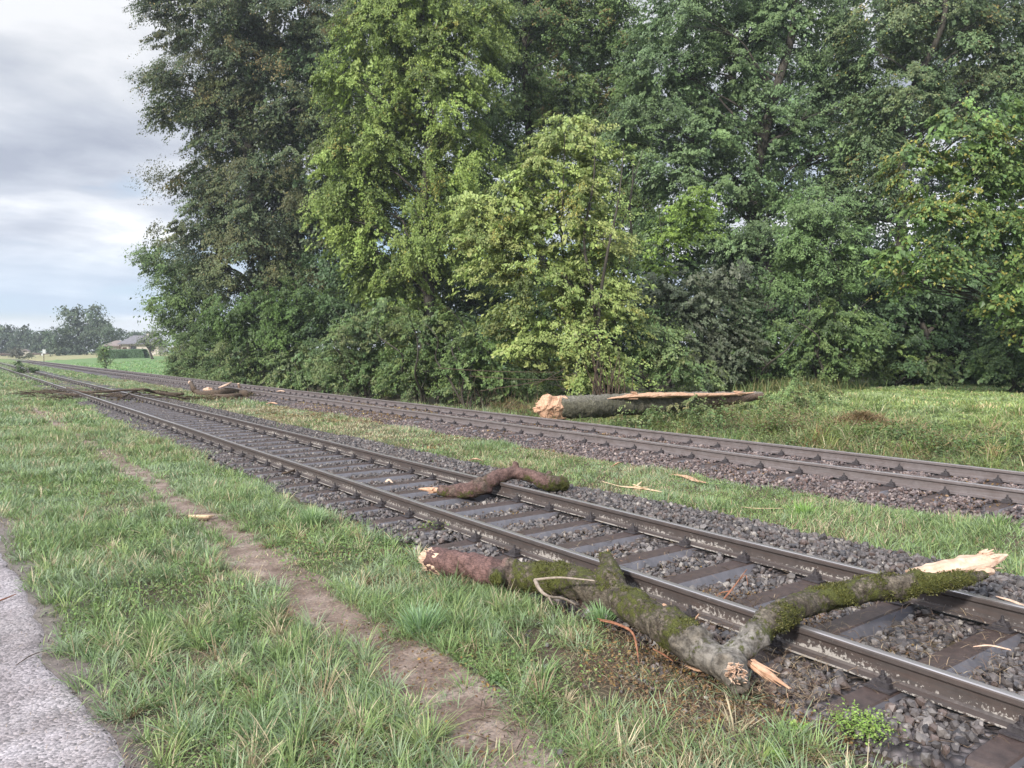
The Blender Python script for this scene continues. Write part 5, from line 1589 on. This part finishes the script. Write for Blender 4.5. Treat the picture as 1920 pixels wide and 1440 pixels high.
# leafy weeds on the bank
parts = []
for k in range(1100):
    x = rng.uniform(12.9, 20.0); y = rng.uniform(3, 22)
    if rng.uniform() > 1.3 - 0.05 * y * (x - 11) * 0.2:
        continue
    z = float(gz(x, y))
    m = int(rng.integers(30, 110)); s = rng.uniform(0.12, 0.34)
    P = np.array([x, y, z + 0.04]) + rng.normal(0, 1, (m, 3)) * np.array([s, s, 0.07]) + np.array([0, 0, 1]) * rng.uniform(0, 0.22 + (0.22 if y > 11 else 0), (m, 1))
    N = np.array([0, 0, 0.9]) + rng.normal(0, 0.4, (m, 3))
    c = np.array([(0.10, 0.16, 0.045), (0.085, 0.14, 0.05), (0.14, 0.18, 0.06), (0.13, 0.10, 0.05)])[rng.integers(0, 4)]
    parts.append(leaves(P, N, rng.normal(size=(m, 3)), 0.055 * rng.uniform(0.6, 1.5, m), c * rng.uniform(0.7, 1.3, (m, 1)), rng))
mergeobj('leafy_weeds', parts, M['leaf'], kind='stuff', category='weeds', label='broad leaved weeds and creepers on the bank below the fallen trunk')


def small_plant(u, v, s, n, pal, label, name='weed_plant', leaf=0.03, hgt=0.10, z=-0.2, cat='weed'):
    c = n3(G(u, v, z)); r = np.random.default_rng(int(u * 3 + v))
    P = c + r.normal(0, 1, (n, 3)) * np.array([s, s, 0.0]) + np.array([0, 0, 1]) * r.uniform(0.01, hgt, (n, 1))
    N = np.array([0, 0, 0.9]) + r.normal(0, 0.4, (n, 3))
    V, F, C = leaves(P, N, r.normal(size=(n, 3)), leaf * r.uniform(0.5, 1.4, n), np.array(pal)[r.integers(0, len(pal), n)] * r.uniform(0.75, 1.3, (n, 1)), r)
    o = mesh(name, V, F, M['leaf'], C=C, loc=c)
    return tag(o, label, cat)


LG = [(0.22, 0.34, 0.07), (0.17, 0.28, 0.06), (0.27, 0.36, 0.10)]
small_plant(1612, 1375, 0.075, 900, LG, 'bright lime green bedstraw plant at the edge of the ballast, bottom right', leaf=0.016, hgt=0.09)
small_plant(1497, 1378, 0.03, 160, LG, 'small lime green leafy weed left of the bright bedstraw plant', leaf=0.022, hgt=0.05)
small_plant(1455, 1425, 0.022, 420, LG, 'light green seedling on the bottom edge below the fork of the log', leaf=0.02, hgt=0.04)
small_plant(930, 1280, 0.022, 200, [(0.14, 0.22, 0.08)], 'small round leaved weed in the verge below the forked log', leaf=0.03, hgt=0.04)
small_plant(815, 993, 0.10, 260, [(0.11, 0.19, 0.06), (0.16, 0.16, 0.06)], 'scruffy green weed by the near rail, above the reddish end of the forked log', leaf=0.028, hgt=0.08)
small_plant(935, 1012, 0.05, 90, [(0.13, 0.22, 0.07)], 'tiny green weed beside the near rail fastener behind the forked log', leaf=0.025, hgt=0.06)

# dry stems and fallen wires at the wood edge
ts = []
rng = np.random.default_rng(5)
for k in range(60):
    u = rng.uniform(860, 1000); p = PD(u, 745, rng.uniform(24, 26.5)); p[2] = float(gz(p[0], p[1]))
    q = p + np.array([rng.normal(0, 0.3), rng.normal(0, 0.3), rng.uniform(0.5, 1.5)])
    ts.append(tube([p, (p + q) / 2 + rng.normal(0, 0.08, 3), q], [0.010, 0.008, 0.004], 4, 6, seed=k))
for (u0, v0, u1, v1) in ((820, 690, 1040, 698), (880, 705, 1060, 712), (900, 733, 1080, 700), (1000, 722, 1060, 690)):
    p, q = PD(u0, v0, 24.5), PD(u1, v1, 24.0)
    ts.append(tube([p, (p + q) / 2 + np.array([0, 0, -0.04]), q], [0.012, 0.011, 0.008], 5, 12, bump=0.2, seed=3))
V, F = join(ts)
tag(mesh('dry_stems', V, F, M['bark_thin']), 'dry bare stems and thin fallen twigs at the foot of the shrubs left of the hazel', 'dry stems', kind='stuff')
ts = []
for k in range(34):
    p = PD(1140 + rng.normal(0, 14), 735, 25.5 + rng.normal(0, 0.2)); p[2] = float(gz(p[0], p[1]))
    q = p + np.array([rng.normal(0, 0.35), rng.normal(0, 0.2), rng.uniform(0.8, 2.2)])
    ts.append(tube([p, (p + q) / 2 + rng.normal(0, 0.06, 3), q], [0.03, 0.022, 0.008], 5, 7, seed=k))
V, F = join(ts)
tag(mesh('coppice_stool', V, F, M['bark_thin'], smooth=True), 'cluster of thin dark stems rising behind the orange end of the fallen trunk', 'tree stump')

wc = PD(1648, 731, 33)
V, F = join([tube([wc + np.array([-0.5, 0.3, -0.1]), wc + np.array([0, 0, 0.02]), wc + np.array([0.45, -0.3, -0.12])], [0.05, 0.16, 0.05], 9, 12, ridge=0.3, squash=0.6, seed=3)]
            + splinters(wc, (-0.3, 0.2, 0.5), 10, 0.1, 0.1, 0.25, 0.03, 4, 0.5))
tag(mesh('wood_chunk', V, F, M['straw']), 'pale torn chunk of wood lying on the meadow in front of the shrubs', 'wood chunk')
# heap of dead grass on the meadow
hp = n3(G(1615, 783, -0.05))
r = np.random.default_rng(4)
n = 2600
a = r.uniform(0, 6.28, n); q = r.normal(0, 0.6, n)
hx, hy = hp[0] + q * np.cos(a) * 1.2, hp[1] + q * np.sin(a)
V, F, C = blades(hx, hy, gz(hx, hy) + 0.22 * np.exp(-q * q * 2), r.uniform(0.1, 0.35, n), np.full(n, 0.02), r.uniform(0.8, 1.5, n), r.uniform(0, 6.28, n),
                 np.array([(0.24, 0.16, 0.09), (0.30, 0.22, 0.12), (0.16, 0.13, 0.06)])[r.integers(0, 3, n)], r)
tag(mesh('mown_grass_heap', V, F, M['blade'], C=C), 'low brown heap of dead cuttings on the bank before the meadow', 'cuttings heap', kind='stuff')
hp = n3(G(1500, 735, 0.0))
n = 2200
V, F, C = blades(hp[0] + r.normal(0, 1.6, n), hp[1] + r.normal(0, 0.8, n), np.full(n, float(gz(hp[0], hp[1]))), r.uniform(0.25, 0.7, n), np.full(n, 0.025), r.uniform(0.1, 0.9, n), r.uniform(0, 6.28, n),
                 np.array([(0.14, 0.19, 0.07), (0.22, 0.2, 0.09), (0.10, 0.14, 0.05)])[r.integers(0, 3, n)], r)
tag(mesh('tall_weeds', V, F, M['blade'], C=C), 'clump of tall weeds beyond the thin end of the fallen trunk', 'weeds', kind='stuff')

# ------------------------------------------------------------------ far background at the left
def gbase(u, d):
    p = PD(u, 700, d); p[2] = float(gz(p[0], p[1])); return p


def far_tree(label, u, d, vtop, lumps, pal, seed, name='distant_tree', size=0.7, cov=4.5, **kw):
    return tree(label, lumps, d, size, cov, pal, u, vtop, 0.3, seed, name=name, group='trees on the left horizon', nlimb=8, boughr=kw.pop('boughr', 2.6), **kw)


fd = [(0.045, 0.07, 0.045), (0.055, 0.085, 0.05), (0.07, 0.095, 0.05)]
far_tree('tall open crowned tree on the left skyline, highest of the distant group', 150, 240, 575, [(140, 590, 18, 16), (175, 590, 14, 18), (155, 620, 38, 22), (125, 585, 10, 7), (185, 615, 22, 20), (155, 645, 45, 16)], fd, 51, cov=3.2)
far_tree('low dense tree at the left foot of the tallest distant tree', 112, 235, 620, [(112, 630, 24, 18), (115, 650, 30, 12)], fd, 52)
far_tree('pointed tree between the tallest distant tree and the house', 205, 235, 612, [(205, 632, 9, 18), (200, 650, 14, 12)], fd, 53)
far_tree('distant tree at the very left edge of the view', 5, 300, 612, [(5, 630, 22, 18), (8, 648, 24, 12)], fd, 54, size=0.9)
far_tree('second distant tree from the left edge', 32, 300, 618, [(32, 632, 15, 14), (34, 648, 18, 11)], fd, 55, size=0.9)
far_tree('third distant tree from the left edge, with a rounded taller crown', 52, 300, 612, [(52, 626, 14, 14), (54, 646, 17, 13)], fd, 56, size=0.9)
far_tree('fourth distant tree from the left edge, lower and wider', 78, 300, 620, [(78, 634, 20, 13), (80, 649, 22, 10)], fd, 57, size=0.9)
tree('small round fruit tree with a bare short trunk right of the distant house', [(285, 636, 20, 11), (272, 642, 12, 8), (297, 642, 12, 9), (288, 626, 9, 6)], 150, 0.34, 1.5, [(0.09, 0.12, 0.06), (0.11, 0.13, 0.075)], 287, 630, 0.22, 58, name='fruit_tree', group='trees on the left horizon', boughr=1.4, nlimb=14)
tree('dark distant conifer tops behind the house roof', [(225, 622, 4, 8), (222, 632, 6, 10)], 250, 0.6, 2.0, fd, 224, 614, 0.15, 59, name='distant_tree', group='trees on the left horizon', boughr=1.2, nlimb=3)
far_tree('flat topped far trees showing just above the house roof', 265, 300, 620, [(255, 627, 22, 6), (280, 630, 16, 7), (262, 640, 26, 10)], fd, 60, size=0.9)
far_tree('distant dark trees left of the tallest one, behind the sign', 96, 320, 625, [(96, 640, 14, 14), (94, 652, 14, 8)], fd, 61, size=0.9)

# hedge
hb0, hb1 = gbase(190, 165), gbase(276, 160)
rng = np.random.default_rng(8)
n = 26000
t = rng.uniform(0, 1, n)
ctr = hb0[None] * (1 - t[:, None]) + hb1[None] * t[:, None]
sdv = (hb1 - hb0) / np.linalg.norm(hb1 - hb0); sdn = np.array([-sdv[1], sdv[0], 0])
face = rng.integers(0, 3, n)
wv = np.where(face == 0, -0.7, np.where(face == 1, 0.7, rng.uniform(-0.7, 0.7, n)))
zv = np.where(face == 2, 1.75, rng.uniform(0, 1.75, n))
P = ctr + sdn * (wv + rng.normal(0, 0.06, n))[:, None] + np.array([0, 0, 1]) * (zv + rng.normal(0, 0.06, n))[:, None]
endr = np.minimum(t, 1 - t) * np.linalg.norm(hb1 - hb0)
k = zv < 1.75 * np.sqrt(np.clip(endr / 0.8, 0.0, 1)) + 0.1
P = P[k]
hc = (hb0 + hb1) / 2
V, F, C = leaves(P - hc, rng.normal(0, 0.6, (len(P), 3)) + np.array([-0.2, -0.5, 0.5]), rng.normal(size=(len(P), 3)), np.full(len(P), 0.22), np.array([0.12, 0.20, 0.10]) * rng.uniform(0.75, 1.25, (len(P), 1)), rng)
o = mesh('hedge', V, F, M['leaf'], C=C); o.location = tuple(hc)
tag(o, 'clipped long green hedge in front of the distant house', 'hedge')
tree('round pale shrub at the left end of the clipped hedge', [(197, 652, 12, 8), (192, 658, 8, 7)], 158, 0.26, 2.6, [(0.11, 0.17, 0.08), (0.13, 0.18, 0.09)], 196, 648, 0.05, 62, 'shrub', 'shrub', boughr=0.7, nlimb=4)
tree('narrow dark bush standing alone on the meadow before the left end of the hedge', [(195, 663, 8, 8), (193, 674, 6, 8), (197, 655, 6, 5), (205, 681, 6, 4)], 92, 0.16, 2.6, midg, 193, 655, 0.05, 63, 'bush', 'bush', boughr=0.4, nlimb=5, multi=3)
tree('hazy grey bush beside the farther track near the left edge', [(33, 658, 12, 7), (36, 664, 13, 5), (24, 662, 8, 5)], 190, 0.3, 2.4, [(0.08, 0.085, 0.07), (0.1, 0.1, 0.08)], 34, 650, 0.05, 64, 'bush', 'bush', boughr=0.9, nlimb=4, multi=3)
tree('low grey bush left of the post sign', [(54, 666, 6, 4), (50, 669, 7, 3)], 170, 0.26, 2.2, [(0.09, 0.1, 0.07)], 54, 662, 0.04, 65, 'bush', 'bush', boughr=0.6, nlimb=3)
tree('leafy broken bough lying over the nearer track far to the left', [(35, 682, 5, 9), (36, 695, 9, 6), (52, 693, 14, 4), (64, 692, 9, 4), (30, 700, 9, 3)], 66, 0.12, 2.0, [(0.05, 0.09, 0.035), (0.07, 0.11, 0.04)], 38, 676, 0.03, 66, 'fallen_bough', 'fallen bough', boughr=0.28, nlimb=5)

# house
hd = 200.0
hpos = gbase(245, hd)
house = empty('house', tuple(hpos), label='distant bungalow with a dark hipped roof and pale walls behind the hedge', cat='house')
house.rotation_euler = (0, 0, -YAW + math.radians(8))
M['wall'] = m_simple('plaster_wall', (0.42, 0.38, 0.33), (0.52, 0.48, 0.42), 1.5, 0.85, 0.2)
M['roof'] = m_simple('slate_roof', (0.10, 0.095, 0.105), (0.16, 0.15, 0.165), 3, 0.6, 0.4)
M['roof2'] = m_simple('brown_roof', (0.15, 0.12, 0.11), (0.22, 0.18, 0.165), 3, 0.7, 0.3)
M['windowglass'] = m_simple('dark_window', (0.015, 0.016, 0.02), (0.03, 0.03, 0.035), 2, 0.15, 0.5)
M['timber'] = m_simple('dark_timber', (0.05, 0.03, 0.022), (0.09, 0.055, 0.04), 4, 0.8, 0.2)
M['frame'] = m_simple('white_frame', (0.42, 0.42, 0.42), (0.5, 0.5, 0.5), 4, 0.6, 0.3)


def boxes(name, bs, mat, parent):
    V, F = [], []
    for b in bs:
        box(V, F, *b)
    return mesh(name, V, np.array(F), mat, parent)


boxes('wall', [(2.6, 3.0, 1.45, 9.0, 7.0, 2.9)], M['wall'], house)
boxes('wall', [(-4.2, 3.8, 1.2, 4.2, 5.2, 2.4)], M['wall'], house)


def hip(name, cx, cy, w_, l_, z0, zh, over, ridge, mat, parent):
    a, b = w_ / 2 + over, l_ / 2 + over
    V = [(cx - a, cy - b, z0), (cx + a, cy - b, z0), (cx + a, cy + b, z0), (cx - a, cy + b, z0),
         (cx - a, cy - b, z0 - 0.18), (cx + a, cy - b, z0 - 0.18), (cx + a, cy + b, z0 - 0.18), (cx - a, cy + b, z0 - 0.18),
         (cx - ridge / 2, cy, zh), (cx + ridge / 2, cy, zh)]
    Q_ = [(0, 1, 9, 8), (2, 3, 8, 9), (4, 5, 1, 0), (5, 6, 2, 1), (6, 7, 3, 2), (7, 4, 0, 3), (7, 6, 5, 4)]
    T_ = [(1, 2, 9), (3, 0, 8)]
    return mesh(name, V, [np.array(Q_), np.array(T_)], mat, parent)


rf = hip('roof', 2.6, 3.0, 9.0, 7.0, 3.0, 5.2, 0.8, 5.5, M['roof'], house)
hip('roof', -4.2, 3.6, 4.6, 5.4, 2.5, 3.9, 0.6, 1.0, M['roof2'], house)
boxes('chimney', [(3.4, 3.2, 5.2, 0.5, 0.5, 1.0)], M['wall'], rf)
for wx in (1.0, 5.4):
    wn = boxes('window', [(wx, -0.52, 1.7, 1.1, 0.06, 1.2)], M['windowglass'], house)
    boxes('frame', [(wx - 0.6, -0.54, 1.7, 0.1, 0.1, 1.4), (wx + 0.6, -0.54, 1.7, 0.1, 0.1, 1.4), (wx, -0.545, 2.35, 1.1, 0.09, 0.1), (wx, -0.545, 1.05, 1.1, 0.09, 0.1)], M['timber'], wn)
boxes('balcony', [(-1.2, -0.9, 1.1, 2.6, 0.12, 0.9), (-2.4, -0.4, 1.35, 0.14, 0.14, 2.7), (0.0, -0.75, 1.35, 0.14, 0.14, 2.7), (-1.2, -0.2, 0.6, 2.5, 1.0, 0.1)], M['timber'], house)
boxes('door', [(-1.2, -0.53, 1.05, 1.0, 0.05, 2.1)], M['timber'], house)

# sign on a post beside the farther track
sp_ = gbase(83, 150)
sg = empty('track_sign', tuple(sp_), label='small white rectangular sign on a thin post beyond the farther track', cat='sign')
sg.rotation_euler = (0, 0, -YAW)
V, F = [], []
box(V, F, 0, 0, 1.2, 0.09, 0.09, 2.4)
mesh('post', V, np.array(F), M['timber'], sg)
boxes('panel', [(0.12, -0.07, 2.35, 0.6, 0.04, 0.8)], M['frame'], sg)
boxes('plate', [(-0.28, -0.11, 1.75, 0.34, 0.03, 0.32)], M['frame'], sg)

# low far things on the horizon line
hz = gbase(60, 290)
hw = empty('woods_shadow', tuple(hz), label='long low dark strip modelled for the shadow below the distant woods', cat='wall')  # dark strip added in place of the shade below the far woods
hw.rotation_euler = (0, 0, -YAW)
boxes('shadow_body', [(-6, 0, 0.35, 52, 0.4, 0.7)], M['timber'], hw)
cap_ = boxes('shadow_top', [(-6, 0, 0.77, 52.4, 0.55, 0.12)], M['roof2'], hw)
bn = gbase(49, 285)
b2 = empty('shed', tuple(bn), label='tiny pale gabled shed showing between the distant trees', cat='shed')
b2.rotation_euler = (0, 0, -YAW + 0.3)
boxes('wall', [(0, 0, 0.8, 2.6, 2.4, 1.6)], M['wall'], b2)
V = [(-1.5, -1.4, 1.61), (1.5, -1.4, 1.61), (1.5, 1.4, 1.61), (-1.5, 1.4, 1.61), (0, -1.4, 2.5), (0, 1.4, 2.5)]
mesh('roof', V, [np.array([(0, 4, 5, 3), (1, 2, 5, 4), (3, 2, 1, 0)]), np.array([(0, 1, 4), (2, 3, 5)])], M['roof2'], b2)

# ------------------------------------------------------------------ haze
hm = bpy.data.materials.new('haze')
hm.use_nodes = True
ht = NT(hm.node_tree)
pv = ht.n('ShaderNodeVolumePrincipled')
pv.inputs['Color'].default_value = (0.80, 0.87, 0.95, 1)
pv.inputs['Density'].default_value = 0.0005
pv.inputs['Anisotropy'].default_value = 0.2
ht.n('ShaderNodeOutputMaterial', i_Volume=pv.outputs[0])
V, F = [], []
box(V, F, 250, 600, 20.5, 1920, 1820, 45)
o = mesh('haze', V, np.array(F), hm)
o['kind'] = 'stuff'
